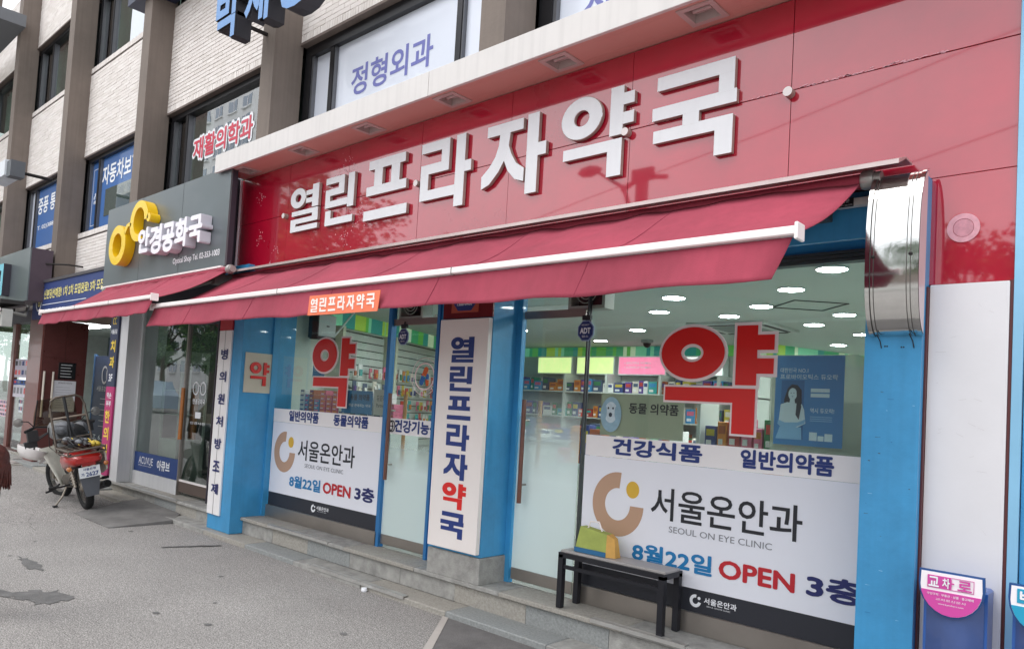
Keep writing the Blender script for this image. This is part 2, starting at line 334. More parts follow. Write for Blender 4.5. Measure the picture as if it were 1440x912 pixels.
for k in range(16):
    gx,gy=rr.uniform(-9,-2.5),rr.uniform(1.2,3.7); rg=rr.uniform(.012,.03)
    blob([(gx+rg*1.3*math.cos(t),gy+rg*math.sin(t)) for t in (0,1.2,2.4,3.6,4.9)],.004,wet,'gum_spot',road,.004,k)
for k,P in enumerate(([(-6.2,1.9),(-5.7,2.2),(-5.4,2.65),(-5.25,3.1),(-4.95,3.5)],[(-11.5,2.9),(-10.9,2.75),(-10.2,2.85),(-9.6,2.6),(-8.9,2.5)])):
    rq=random.Random(k); mb=MB(); Q=[]
    for i in range(len(P)-1):
        for j in range(8):
            t=j/8; Q.append((P[i][0]+(P[i+1][0]-P[i][0])*t+rq.uniform(-.02,.02),P[i][1]+(P[i+1][1]-P[i][1])*t+rq.uniform(-.02,.02)))
    w_=[rq.uniform(.0005,.002) for _ in Q]; vs=[]
    for (cx_,cy_),q in zip(Q,w_): vs+=[(cx_,cy_-q,zroad(cx_)+.0045),(cx_,cy_+q,zroad(cx_)+.0045)]
    mb.add(vs,[(2*i,2*i+2,2*i+3,2*i+1) for i in range(len(Q)-1)],M('crack_dark','4f4d4c',.95,var=.2)); mb.build('hairline_crack',road,recalc=False)
stl=M('worn_steel','c9c8c4',.35,.6,var=.1)
for a,b,y,z in ((-7.05,-5.95,4.090,.2265),(-2.9,-2.2,4.090,.2265),(-5.9,-4.55,3.870,.051),(-11.4,-9.2,4.075,.205)):
    MB().box(a,b,y,y+.05,z,z+.006,stl).box(a,b,y-.004,y+.002,z-.02,z+.006,stl).build('nosing_strip',steps)
# ================================================================== THE OFFICE BUILDING
bld=thing('office_building','pale brick office building with brown concrete columns above the row of shops','building',(-9,4.5,0))
colm=M('column_paint','7b7068',.8,var=.10,vs=2.5,bump=.25,bs=30,streak=.10)
CX=[-22.02,-18.42,-14.83,-11.30,-7.64,-4.03,-.42,3.2]
for k,x in enumerate(CX):
    zb=3.3 if x<-11.5 else 2.9
    MB().box(x-.28,x,4.10,4.46,zb if x<-11 else 2.9,13.5,colm,ch=.012).build('column',bld)
MB().box(-15.11,-14.83,4.10,4.46,2.6,3.3,colm).build('column_foot',bld)
# bricks
bm_=[M('brick_a','e6dfda',.8,var=.02,vs=1,bump=.15,bs=90),M('brick_b','e0d9d3',.8,var=.02,vs=1,bump=.15,bs=90),M('brick_c','ebe5e0',.8,var=.02,vs=1,bump=.15,bs=90)]
mort=M('brick_mortar','554c48',.95,var=.1)
def unitbrick(L,H,mat):
    me=MB().box(0,L,0,.03,0,H,mat,ch=.0035)
    o=me.build('brick'); d=o.data; bpy.data.objects.remove(o); return d
BL,BH=.232,.0505; PL,PH=.238,.0565
SW=.042; SP=.048
ub=[unitbrick(BL,BH,q) for q in bm_]; uh=[unitbrick(SW,.088,q) for q in bm_]
nind=0; stuffn=0
def brick_band(x0,x1,z0,z1,soldier_top,soldier_bot,individual):
    """one bay of running-bond brick with a soldier course along window heads and sills"""
    global nind
    wall=MB().box(x0-.01,x1+.01,4.445,4.62,z0-.0,z1,mort).build('brick_wall_backing',bld)
    mb=MB(); rr=random.Random(int(x0*10+z0*100))
    def put(x,z,L,H,us):
        global nind
        q=rr.choice((0,0,1,2)); y=4.43+rr.uniform(-.002,.002)
        if individual and nind<300 and abs(L-BL)<.001:
            o=bpy.data.objects.new('brick',us[q]); COL.objects.link(o); o.parent=wall; o.location=Vector((x,y,z))-wloc(wall); nind+=1
        else: mb.box(x,x+L,y,4.447,z,z+H,bm_[q])
    za,zb=z0,z1
    if soldier_bot:
        x=x0
        while x+SW<x1: put(x,z0+.003,SW,.088,uh); x+=SP
        za+=.096
    if soldier_top:
        x=x0
        while x+SW<x1: put(x,z1-.091,SW,.088,uh); x+=SP
        zb-=.096
    row=0; z=za+.003
    while z+BH<zb+.001:
        x=x0-(PL/2 if row%2 else 0)
        while x<x1-.02:
            a=max(x,x0); b=min(x+BL,x1)
            if b-a>.02: put(a,z,b-a,BH,ub)
            x+=PL
        row+=1; z+=PH
    o=mb.build('brick_courses',wall); o['kind']='stuff'
brick_band(-11.30,-7.92,5.66,7.30,False,True,True)
for i in range(len(CX)-1):
    a,b=CX[i],CX[i+1]-.28
    if abs(a+11.30)>.01: brick_band(a,b,5.66,7.30,True,True,False)
    if b<-5: brick_band(a,b,8.72,10.4,False,True,False)
    if b<-11 : brick_band(a,b,2.95,4.26,True,False,False)
MB().box(-11.3,-7.92,4.43,4.6,2.95,4.2,mort).build('wall_behind_signs',bld); MB().box(-7.64,-.4,4.43,4.6,2.9,4.3,mort).build('wall_behind_signs',bld)
lint=M('lintel','6e625c',.9,var=.2)
for i in range(len(CX)-1):
    a,b=CX[i],CX[i+1]-.28
    MB().box(a,b,4.42,4.62,5.628,5.658,lint).build('lintel',bld); MB().box(a,b,4.42,4.62,8.688,8.718,lint).build('lintel',bld)
# windows
alu=M('dark_aluminium','2a2a2d',.35,.4,var=.08); alug=M('grey_aluminium','6f7074',.35,.5,var=.08)
gl=glass('window_glass','dce5e1',.10,0,1.55)
gld=glass('window_glass_tower','cfdad6',.34,0,1.6)
curt=M('curtain','bccdc4',.9,var=.2,vs=3); room=M('dark_room','39403f',.9,var=.3,vs=1)
bluef=M('blue_film','3b6db0',.45,var=.05,vs=2,coat=.5); whitef=M('white_film','dfe5f1',.4,var=.02,vs=1,coat=.4)
whitep=M('white_print','f4f6fa',.5,var=0)
def window(x0,x1,z0,z1,mull,fills,frame_w=.07,deep=0):
    """frame + sub-panes; mull = x positions of mullions; fills = list of materials per light"""
    w=MB(); y0,y1=4.50,4.60
    w.box(x0,x0+frame_w,y0,y1,z0,z1,alu).box(x1-frame_w,x1,y0,y1,z0,z1,alu).box(x0+frame_w,x1-frame_w,y0,y1,z1-frame_w,z1,alu).box(x0+frame_w,x1-frame_w,y0,y1,z0,z0+.05,alug)
    w.box(x0+frame_w,x0+frame_w+.035,y0+.015,y1-.01,z0+.05,z1-frame_w,alug)
    win=w.build('window',bld)
    ed=[x0+frame_w+.035]+list(mull)+[x1-frame_w]
    for m in mull: MB().box(m-.035,m+.035,y0+.01,y1+.005,z0+.05,z1-frame_w,alu).box(m+.036,m+.05,y0+.02,y1,z0+.05,z1-frame_w,alug).build('mullion',win)
    for i in range(len(ed)-1):
        MB().box(ed[i],ed[i+1],4.565,4.572,z0+.05,z1-frame_w,fills[i]).build('pane',win)
    MB().box(x0,x1,5.3,5.32,z0-.2,z1+.2,room).box(x0,x1,4.6,5.3,z0-.22,z0-.2,room).build('room_wall',win)
    mb=MB(); mb.grid(lambda u,v:(x0+.05+u*((x1-x0-.1)*(.92 if z0>7 else .25)),4.72+.03*math.sin(u*40),z0+.05+v*(z1-z0-.1)),40,1,curt); mb.build('curtain',win,recalc=False)
    return win
w3=window(-11.30,-7.92,4.15,5.625,(-10.78,),(gl,gld))
w2=window(-14.83,-11.58,4.25,5.625,(-14.28,),(bluef,bluef)); w1=window(-18.42,-15.11,4.25,5.625,(-17.95,),(whitef,bluef)); w0=window(-22.02,-18.70,4.25,5.625,(-20.2,),(gl,gl))
w4=window(-7.64,-4.31,4.15,5.625,(-7.11,-5.03),(whitef,whitef,whitef),.12)
w5=window(-4.03,-.70,4.15,5.625,(-2.2,),(whitef,whitef),.14)
for a,b,mu in ((-22.02,-18.70,(-20.2,)),(-18.42,-15.11,(-17.6,)),(-14.83,-11.58,(-14.2,)),(-11.30,-7.92,(-9.6,))): window(a,b,7.33,8.685,mu,(gl,gld))
# pane left clear inside the blue film, reflecting trees and flats
MB().box(-14.02,-12.0,4.558,4.563,4.50,4.98,M('mirror_pane','50605c',.03,0,var=0,coat=1,spec=1)).build('clear_pane',w2)
text('정형외과',-6.78,-5.44,4.86,5.19,4.562,M('purple_print','7276b6',.5,var=0),w4,offset=.018)
text('신경외과',-3.6,-2.45,4.62,5.0,4.562,MC['purple_print'],w5,offset=.018)
text('재활의학과',-10.64,-8.86,4.81,5.21,4.5605,whitep,w3,offset=.085)
text('재활의학과',-10.6,-8.9,4.85,5.17,4.556,M('red_print','cf4459',.5,var=0),w3,offset=.025)
text('자동차보험',-14.22,-12.62,5.06,5.42,4.560,whitep,w2,offset=.022)
text('중풍 통증',-17.9,-16.45,5.03,5.38,4.560,whitep,w1,offset=.02)
text('T. 02)388-7575',-17.85,-16.2,4.68,4.79,4.560,whitep,w1,offset=.015)
mb=MB()
for k in range(5):
    a=rad(90+72*k); mb.disc(-14.51+.05*math.cos(a),4.88+.075*math.sin(a),.022,.035,4.559,4.562,whitep,n=10)
mb.build('flower_mark',w2)
mb=MB(); 
for (a,b,c,d) in ((-14.66,-14.36,5.42,5.43),(-14.66,-14.36,4.4,4.41),(-14.66,-14.65,4.41,5.42)): mb.box(a,b,4.559,4.562,c,d,whitep)
mb.build('border_line',w2)
# stains and holes in columns, thin brackets
for x,z in ((-11.29,6.2),(-7.63,5.1),(-14.82,4.1)): pass
ir=M('dark_iron','2f2b2a',.7,.3)
for z in (3.62,3.2): MB().tube([(-14.76,3.95,z),(-14.42,4.2,z),(-14.42,4.43,z)],.015,ir).build('sign_bracket',bld)
# roof slab / upper storeys and back mass so that light does not come from behind
MB().box(-26,4,4.62,16,2.95,3.25,mort).build('floor_slab',bld); MB().box(-26,4,9,16,3.3,13.5,mort).build('rear_wall',bld); MB().box(-26,4,4.1,4.6,13.0,13.5,colm).build('parapet',bld)
MB().box(-26,4,4.7,9,5.7,5.9,room).build('upper_floor',bld); MB().box(-26,4,4.7,9,8.8,9,room).build('upper_floor',bld)
# ================================================================== CANOPY
can=thing('canopy','long white canopy with recessed square lamps above the red pharmacy sign','canopy',(-4,3.9,4.02))
fas=M('canopy_white','dad7d4',.55,var=.03,vs=3,streak=.07); sof=M('soffit_panel','d9a79c',.5,var=.03,vs=2,coat=.2)
for a,b in ((-8.02,-4.442),(-4.436,-.9),(-.894,1.6)):
    MB().box(a,b,3.70,3.73,4.00,4.20,fas,ch=.003).build('fascia_board',can)
MB().box(-8.0,1.6,3.731,4.6,4.17,4.19,fas).build('canopy_top',can)
LX=[-7.65,-6.52,-5.46,-4.36,-3.25,-2.17,-1.1]
mb=MB(); ed=[-8.02]+[q for x in LX for q in (x-.1,x+.1)]+[1.6]
mb.box(-8.02,1.6,3.731,3.80,4.02,4.04,sof).box(-8.02,1.6,3.98,4.095,4.02,4.04,sof)
for i in range(0,len(ed),2): mb.box(ed[i],ed[i+1],3.801,3.979,4.02,4.04,sof)
mb.box(-8.02,-8.0,3.731,4.095,4.041,4.169,fas); mb.build('soffit',can)
lg=M('lamp_glass','b9a6a2',.15,var=.1,coat=1); rim=M('lamp_rim','c9bcb8',.4)
for x in LX:
    mb=MB(); 
    for a,b,c,d in ((x-.12,x-.085,3.78,4.0),(x+.085,x+.12,3.78,4.0),(x-.085,x+.085,3.78,3.815),(x-.085,x+.085,3.965,4.0)): mb.box(a,b,c,d,4.012,4.019,rim)
    lt=mb.build('recessed_lamp',can)
    MB().box(x-.085,x+.085,3.815,3.965,4.07,4.075,rim).box(x-.087,x-.085,3.815,3.965,4.02,4.07,rim).box(x+.085,x+.087,3.815,3.965,4.02,4.07,rim).box(x-.085,x+.085,3.813,3.815,4.02,4.07,rim).box(x-.085,x+.085,3.965,3.967,4.02,4.07,rim).build('housing',lt)
    mb=MB(); mb.tube([(x-.06,3.89,4.05),(x+.06,3.89,4.05)],.018,lg,10); mb.build('bulb',lt,smooth=True)
# ================================================================== RED FASCIA SIGN
sgn=thing('pharmacy_fascia_sign','long glossy red sign with raised white letters 열린프라자약국 under the canopy','sign',(-4.3,4.06,2.85))
red=M('red_panel','ab102e',.3,var=.16,vs=1.6,coat=1,spec=.2,cior=1.95); 
redback=M('joint_black','3a0a0e',.8)
MB().box(-8.05,-.6,4.075,4.12,2.85,4.015,redback).box(-.94,-.6,4.075,4.12,2.3,2.85,redback).build('backing',sgn)
PX=[-8.05,-7.015,-5.955,-4.893,-3.845,-2.752,-1.673,-.588]
for i in range(7):
    for za,zb in ((2.852,3.478),(3.482,4.012)):
        e=R.uniform(0,.0015); o=MB().box(PX[i]+.002,PX[i+1]-.002,4.05+e,4.07,za,zb,red,ch=.0015).build('red_panel',sgn)
MB().box(-.945,-.590,4.05,4.07,2.316,2.849,red,ch=.0015).build('red_panel',sgn)
MB().box(-8.062,-8.051,4.03,4.09,2.6,4.015,M('white_edge','e6dfe6',.4)).build('edge_trim',sgn)
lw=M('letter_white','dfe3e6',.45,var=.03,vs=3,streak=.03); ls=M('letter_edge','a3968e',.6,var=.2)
TL=[('열',-6.845,-6.325,3.25,3.69),('린',-6.215,-5.735,3.24,3.70),('프',-5.57,-4.965,3.21,3.745),('라',-4.81,-4.195,3.18,3.755),('자',-4.06,-3.425,3.165,3.75),('약',-3.285,-2.685,3.165,3.76),('국',-2.535,-1.96,3.165,3.735)]
for ch,a,b,c,d in TL:
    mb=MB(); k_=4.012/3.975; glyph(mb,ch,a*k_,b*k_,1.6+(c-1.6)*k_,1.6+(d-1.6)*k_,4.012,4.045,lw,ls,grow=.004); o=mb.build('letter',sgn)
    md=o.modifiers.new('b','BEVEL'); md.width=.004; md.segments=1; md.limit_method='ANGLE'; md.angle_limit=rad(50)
stud=M('stud_white','ded8d6',.35)
for x in (-7.02,-4.89,-2.765,-1.675):
    MB().disc(x,3.458,.027,.027,4.0,4.049,stud,side=ls).build('stud',sgn)
chal=M('peeled_glue','d8a0ab',.8,var=.15,vs=40)
MB().ring(-.80,2.585,.07,.07,.045,.045,4.046,4.05,chal).disc(-.80,2.585,.043,.043,4.047,4.05,M('peeled_glue2','c98f9b',.8,var=.2,vs=30)).build('glue_mark',sgn)
rr=random.Random(5)
mb=MB()
for x0,x1,n in ((-2.62,-2.3,16),(-1.62,-.9,60),(-2.0,-1.75,12),(-5.6,-5.2,8)):
    for k in range(n):
        x=rr.uniform(x0,x1); z=3.480+abs(rr.gauss(0,.006)); s=rr.uniform(.003,.009); mb.add([(x-s*2,4.0485,z-s*.2),(x+s*2,4.0485,z-s*.1),(x+s,4.0485,z+s*.6),(x-s,4.0485,z+s*.4)],[(0,1,2,3)],chal)
for cx_,cz_,n,sp in ((-6.02,3.80,40,.09),(-5.72,3.30,45,.10),(-5.95,3.12,25,.07),(-7.6,3.75,22,.05),(-7.55,3.30,18,.05),(-7.2,3.15,10,.04),(-6.2,3.62,16,.06),(-7.3,2.98,9,.03)):
    for k in range(n):
        x=cx_+rr.gauss(0,sp); z=cz_+rr.gauss(0,sp*.8); s=rr.uniform(.003,.008); mb.add([(x-s,4.0485,z-s*.6),(x+s,4.0485,z-s),(x+s*.7,4.0485,z+s),(x-s*.8,4.0485,z+s*.5)],[(0,1,2,3)],chal)
mb.build('flaked_sealant',sgn)['kind']='stuff'
# ================================================================== BLUE CHANNEL LETTERS HIGH ON THE WALL
bs=thing('channel_letter_sign','blue three-dimensional letters on dark boxes high on the pale brick wall','sign',(-7.2,3.7,5.4))
lb=M('letter_blue','5b8fca',.4,var=.04,coat=.4); ld=M('letter_box_dark','35353b',.5,.2)
for ch,a,b,c,d in (('박',-8.06,-7.52,5.41,6.07),('세',-7.40,-6.90,5.38,6.05),('정',-6.78,-6.12,5.33,6.0)):
    o=text(ch,a,b,c,d,3.60,lb,bs,'letter',offset=.03,depth=.02,side=ld,ref=.03); text(ch,a,b,c,d,3.621,ld,o,'letter_box',offset=.055,depth=.17,side=ld,ref=.055)
MB().box(-8.0,-6.15,3.79,3.83,5.66,5.71,ir).box(-8.0,-6.15,3.79,3.83,5.9,5.95,ir).box(-7.85,-7.81,3.83,4.43,5.67,5.70,ir).build('mounting_rail',bs)
# dark underside of the sign box at the top edge of the picture
ub2=thing('upper_sign_box','dark navy sign box above the brick panel at the top edge','sign',(-10.3,3.8,6.6))
MB().box(-12.0,-8.0,4.0,4.42,7.34,7.9,M('navy_box','27304a',.5)).build('box',ub2)

MB().box(-26,-18.1,3.1,4.1,8.95,9.2,M('overhang_grey','6f7277',.6,var=.05)).build('roof_overhang',bld)
# ================================================================== PHARMACY SHOPFRONT
shop=thing('pharmacy_shopfront','sky blue painted pharmacy front with glass windows, door and steel kickplates','shopfront',(-4.4,4.3,.2))
blue=M('blue_paint','3f97cb',.45,var=.13,vs=2.6,bump=.3,bs=12,coat=.25,streak=.06)
bluel=M('blue_paint_pale','8cc3e4',.42,var=.07,vs=1.6,coat=.3)  # a paler blue
dblue=M('blue_frame','2f74ae',.4,var=.05)
steel=M('kick_steel','a39c95',.32,.75,var=.10,vs=2)
MB().box(-8.15,-7.63,3.975,4.62,.046,3.0,blue,ch=.006).build('pillar',shop)
MB().box(-7.632,-7.60,4.33,4.40,.224,2.9,blue).build('pillar_trim',shop)
MB().box(-1.20,-.941,3.95,4.62,.046,2.85,blue,ch=.006).build('pillar',shop)
MB().box(-.940,-.932,4.0,4.4,.046,2.3,M('dark_red_edge','5a2a2c',.6)).build('edge_strip',shop)
MB().box(-4.53,-3.965,4.105,4.46,.43,2.62,blue,ch=.004).build('pillar',shop); MB().box(-4.55,-3.955,4.095,4.46,.224,.428,gran,ch=.006).build('pillar_base',shop)
MB().box(-4.53,-3.965,4.09,4.104,2.285,2.55,M('dark_red_board','6e1219',.35,coat=.4)).build('red_board',shop)
MB().box(-7.63,-1.20,4.10,4.13,2.60,2.85,blue).box(-7.63,-1.20,4.13,4.46,2.72,2.74,blue).box(-7.63,-1.20,4.40,4.46,2.60,2.72,blue).build('header_board',shop)
slat=M('shutter_grey','4b4f50',.5,.3)
for k in range(3): MB().box(-7.6,-1.20,4.385-.012*k,4.46,2.545+.021*k,2.562+.021*k,slat).build('shutter_slat',shop)
MB().box(-7.6,-1.205,4.045,4.09,2.765,2.805,M('light_batten','e4dfd8',.4)).build('batten',shop)
o=MB().box(-1.43,-1.31,4.040,4.044,2.762,2.808,M('black_print','1b1a1c',.5)).build('batten_label',shop); text('한국차양 357-1186-0291',-1.425,-1.315,2.766,2.776,4.038,whitep,o); text('어닝전문',-1.41,-1.33,2.784,2.804,4.038,whitep,o)
# glazing
gp=glass('shop_glass','f3f8f5',.015,0,1.45)
MB().box(-7.60,-5.62,4.40,4.408,.36,2.55,gp).build('window_pane',shop)
MB().box(-3.24,-1.20,4.40,4.408,.36,2.55,gp).build('window_pane',shop)
MB().box(-7.60,-5.595,4.37,4.42,.224,.356,steel,ch=.004).build('kickplate',shop)
MB().box(-3.27,-1.20,4.37,4.42,.224,.356,steel,ch=.004).build('kickplate',shop)
MB().box(-5.605,-5.555,4.37,4.43,.224,2.55,dblue).build('door_post',shop)
MB().box(-4.90,-4.53,4.38,4.43,.224,2.55,blue).box(-4.905,-4.87,4.36,4.43,.224,2.55,dblue).build('door_post',shop)
MB().box(-3.965,-3.91,4.38,4.43,.224,2.55,blue).build('door_post',shop); MB().box(-3.276,-3.262,4.385,4.425,.224,2.55,slat).build('door_post',shop)
fr=film('frosted_film','dde8e8',.96,grad=(.95,1.25)); fr2=film('frosted_film_right','dfe9ea',.95,grad=(1.05,1.75))
def door(x0,x1,frm,hx):
    d=MB().box(x0,x1,4.402,4.412,.34,2.30,gp).build('door',shop)
    MB().box(x0,x1,4.395,4.42,.255,.345,steel,ch=.003).build('bottom_rail',d)
    MB().box(x0,x1,4.395,4.42,2.30,2.36,steel).build('top_rail',d)
    MB().add([(x0,4.399,.346),(x1,4.399,.346),(x1,4.399,1.28 if frm is fr else 1.8),(x0,4.399,1.28 if frm is fr else 1.8)],[(0,1,2,3)],frm).build('frosted_film',d)
    wood=M('handle_wood','6e4334',.4,var=.15,vs=30,coat=.3); wood2=M('handle_wood_light','b07b3c',.4,var=.15,vs=30)
    mb=MB(); mb.tube([(hx,4.33,.86),(hx,4.33,1.66)],.018,wood,10); mb.tube([(hx,4.33,1.0),(hx,4.40,1.0)],.008,steel).tube([(hx,4.33,1.5),(hx,4.40,1.5)],.008,steel); mb.build('handle',d,smooth=True)
    mb=MB(); mb.tube([(hx+.02,4.50,.9),(hx+.02,4.50,1.66)],.018,wood2,10); mb.build('inner_handle',d,smooth=True)
    return d
d1=door(-5.553,-4.91,fr,-5.46); d2=door(-3.90,-3.30,fr2,-3.80)
MB().box(-5.553,-4.91,4.395,4.43,2.38,2.55,gp).build('transom',shop); MB().box(-3.90,-3.30,4.40,4.42,2.40,2.55,gp).build('transom',shop)
# fans above the doors
fanb=M('fan_black','1d1d20',.5); fanf=M('fan_frame','b9b9b0',.5)
for x,y in ((-5.35,4.42),(-3.32,4.42)):
    f=thing('vent_fan','grey framed round vent fan set above the '+('left door' if x<-5 else 'right door beside the hanging octagonal sign'),'fan',(x,y,2.4))
    MB().box(x-.17,x+.17,y,y+.12,2.36,2.385,fanf).box(x-.17,x+.17,y,y+.12,2.62,2.65,fanf).box(x-.17,x-.145,y,y+.12,2.385,2.62,fanf).box(x+.145,x+.17,y,y+.12,2.385,2.62,fanf).build('frame',f)
    MB().box(x-.145,x+.145,y+.1,y+.11,2.385,2.62,M('fan_back','4a2527',.6)).build('back',f)
    mb=MB(); 
    for rr_ in (.04,.07,.1): mb.ring(x,2.5,rr_,rr_,rr_-.006,rr_-.006,y-.005,y,fanf)
    mb.build('guard',f)
    mb=MB()
    for k in range(5):
        a=2*math.pi*k/5; mb.add([(x,y+.05,2.5),(x+.1*math.cos(a),y+.03,2.5+.1*math.sin(a)),(x+.1*math.cos(a+.8),y+.06,2.5+.1*math.sin(a+.8))],[(0,1,2)],fanb)
    mb.build('blades',f,recalc=False)
# ---- window graphics (each its own thing)
navy=M('navy_print','22387c',.5,var=0); redp=M('red_sticker','dd1512',.4,var=.02,coat=.3); strip=M('strip_white','f6f3f3',.5,var=.02)
black=M('ink_black','23252c',.5,var=0); bannerw=M('banner_white','eef0f8',.55,var=.02,vs=1); bannerd=M('banner_dark','2b2d35',.5,var=.03)
brown=M('logo_tan','c09c82',.5,var=0); yel=M('logo_yellow','dfb43e',.5,var=0); bluep=M('blue_print','1d7db8',.5,var=0); opn=M('open_red','c32430',.5,var=0); navy2=M('navy_deep','232a66',.5,var=0); greyp=M('grey_print','8a8c92',.5,var=0)
def strip_sticker(x0,x1,words,label):
    s=tag(MB().box(x0,x1,4.394,4.398,1.283,1.430,strip).build('window_strip'),label,'sticker',kind=None)
    for w,a,b in words: text(w,a,b,1.303,1.421,4.391,navy,s,offset=.036)
    return s
strip_sticker(-7.60,-5.61,(('일반의약품',-7.275,-6.70),('동물의약품',-6.43,-5.845)),'white strip lettered 일반의약품 and 동물의약품 across the left window')
s=strip_sticker(-5.55,-4.912,(('건강기능식',-5.445,-4.865+.02),),'white strip lettered 건강기능식 across the left door')
mb=MB(); mb.ring(-5.53+.02,1.355,.045,.055,.035,.045,4.3895,4.391,black).ring(-5.48,1.355,.045,.055,.035,.045,4.3895,4.391,black).box(-5.53,-5.46,4.3895,4.391,1.35,1.36,black); mb.build('round_mark',s)
strip_sticker(-3.235,-1.205,(('건강식품',-3.0,-2.30),('일반의약품',-2.04,-1.475)),'white strip lettered 일반의약품 across the right window')
def clinic_banner(dx,x1,label):
    b=tag(MB().box(-7.585+dx if dx==0 else -3.235,x1,4.388,4.397,.503,1.281,bannerw).box(-7.585 if dx==0 else -3.235,x1,4.388,4.397,.357,.503,bannerd).build('clinic_banner'),label,'banner')
    Y=4.385
    mb=MB(); mb.ring(-7.31+dx,.962,.212,.222,.105,.112,Y,Y+.002,brown,n=40,t0=84,t1=360+0); mb.build('logo_arc',b)
    MB().disc(-7.19+dx,1.075,.052,.058,Y,Y+.002,yel).build('logo_dot',b)
    text('서울온안과',-7.04+dx,-6.02+dx,.905,1.118,Y,black,b,offset=.012)
    text('SEOUL ON EYE CLINIC',-6.895+dx,-6.195+dx,.832,.872,Y,greyp,b)
    text('8월22일',-7.17+dx,-6.575+dx,.60,.728,Y,bluep,b,offset=.03)
    text('OPEN',-6.53+dx,-6.05+dx,.607,.722,Y,opn,b,offset=.03)
    text('3층',-5.985+dx,-5.67+dx,.605,.745,Y,navy2,b,offset=.035)
    mb=MB(); mb.ring(-6.68+dx,.43,.04,.04,.02,.02,Y,Y+.002,whitep,t0=80,t1=350).disc(-6.655+dx,.45,.01,.01,Y,Y+.002,whitep); mb.build('small_logo',b)
    text('서울온안과',-6.62+dx,-6.40+dx,.425,.465,Y,whitep,b,offset=.02); text('SEOUL ON EYE CLINIC',-6.6+dx,-6.44+dx,.408,.416,Y,whitep,b)
    return b
clinic_banner(0,-5.607,'white eye clinic banner with tan ring logo filling the lower left window')
clinic_banner(4.38,-1.203,'white eye clinic banner with tan ring logo filling the lower right window')
outl=M('sticker_outline','f0cfd0',.45,var=0)
def yak(x0,x1,z0,z1,label):
    mb=MB(); glyph(mb,'약',x0,x1,z0,z1,4.390,4.3915,redp,grow=.007); b=mb.build('pharmacy_letter'); tag(b,label,'window lettering')
    mb=MB(); glyph(mb,'약',x0,x1,z0,z1,4.3955,4.3985,M('decal_border','f3e4e4',.45,var=0),grow=.027); mb.build('outline',b)
yak(-6.885,-6.145,1.505,2.19,'large red letter 약 outlined in white on the left window')
yak(-2.63,-1.86,1.515,2.185,'large red letter 약 outlined in white on the right window')
# capsule logo on the left door
cp=tag(MB().ring(-5.07,1.825,.135,.125,.123,.113,4.394,4.397,outl,n=40).build('capsule_sticker'),'round capsule logo sticker in orange and blue on the left door','sticker')
org=M('capsule_orange','d8622c',.5,var=0); bl2=M('capsule_blue','2867b0',.5,var=0)
def cap(cx,cz,w,h,ang,mat,up,lo):
    pts=[]
    for k in range(13): t=math.pi*k/12; pts.append((w*math.cos(t),up*h+ w*math.sin(t)))
    pts+=[(-w,0),(w,0)]
    if lo: pts=[(x,-y) for x,y in pts]
    ca,sa=math.cos(ang),math.sin(ang)
    MB().prism([(cx+x*ca-y*sa,cz+x*sa+y*ca) for x,y in pts],4.393,4.395,mat).build('capsule_half',cp)
cap(-5.075,1.835,.028,.055,rad(-25),org,1,False); cap(-5.083,1.823,.028,.055,rad(-25),bl2,1,True)
cap(-5.028,1.80,.02,.03,0,bl2,1,False); cap(-5.028,1.795,.02,.035,0,org,1,True)
MB().ring(-5.07,1.825,.178,.170,.174,.166,4.394,4.396,outl,n=40).build('outer_ring',cp)
for k,ch in enumerate('HEALTH HAPPINESS'):
    if ch==' ': continue
    a_=rad(178+k*12.2); text(ch,-5.07+.152*math.cos(a_)-.008,-5.07+.152*math.cos(a_)+.008,1.825+.143*math.sin(a_)-.010,1.825+.143*math.sin(a_)+.010,4.394,outl,cp)
# octagonal security signs
def octa(x,z,label):
    s=thing('octagon_sign',label,'security sign',(x,4.385,z))
    P=[(x+.078*math.cos(rad(22.5+45*k)),z+.082*math.sin(rad(22.5+45*k))) for k in range(8)]; Q=[(x+.070*math.cos(rad(22.5+45*k)),z+.074*math.sin(rad(22.5+45*k))) for k in range(8)]
    MB().prism(P,4.378,4.386,M('sign_grey','8f9cc0',.4)).build('rim',s); MB().prism(Q,4.374,4.3775,M('sign_blue','1f3470',.35,coat=.5)).build('face',s)
    text('ADT',x-.048,x+.048,z-.022,z+.022,4.3735,whitep,s,offset=.03); text('캡스',x-.03,x+.03,z-.05,z-.034,4.3735,whitep,s); text('SECURITY',x-.035,x+.035,z+.038,z+.048,4.3735,whitep,s)
    mb=MB(); mb.tube([(x,4.382,z+.075),(x+.01,4.382,z+.14)],.006,fanb); mb.box(x-.03,x+.04,4.37,4.40,z+.08,z+.115,fanb); mb.build('suction_hook',s)
octa(-5.385,2.19,'blue octagonal security sign hanging in the left door'); octa(-3.28,2.19,'blue octagonal security sign hanging beside the right window')
MB().tube([(-3.245,4.385,2.5),(-3.245,4.385,1.45)],.004,fanb).build('hanging_cord',shop)
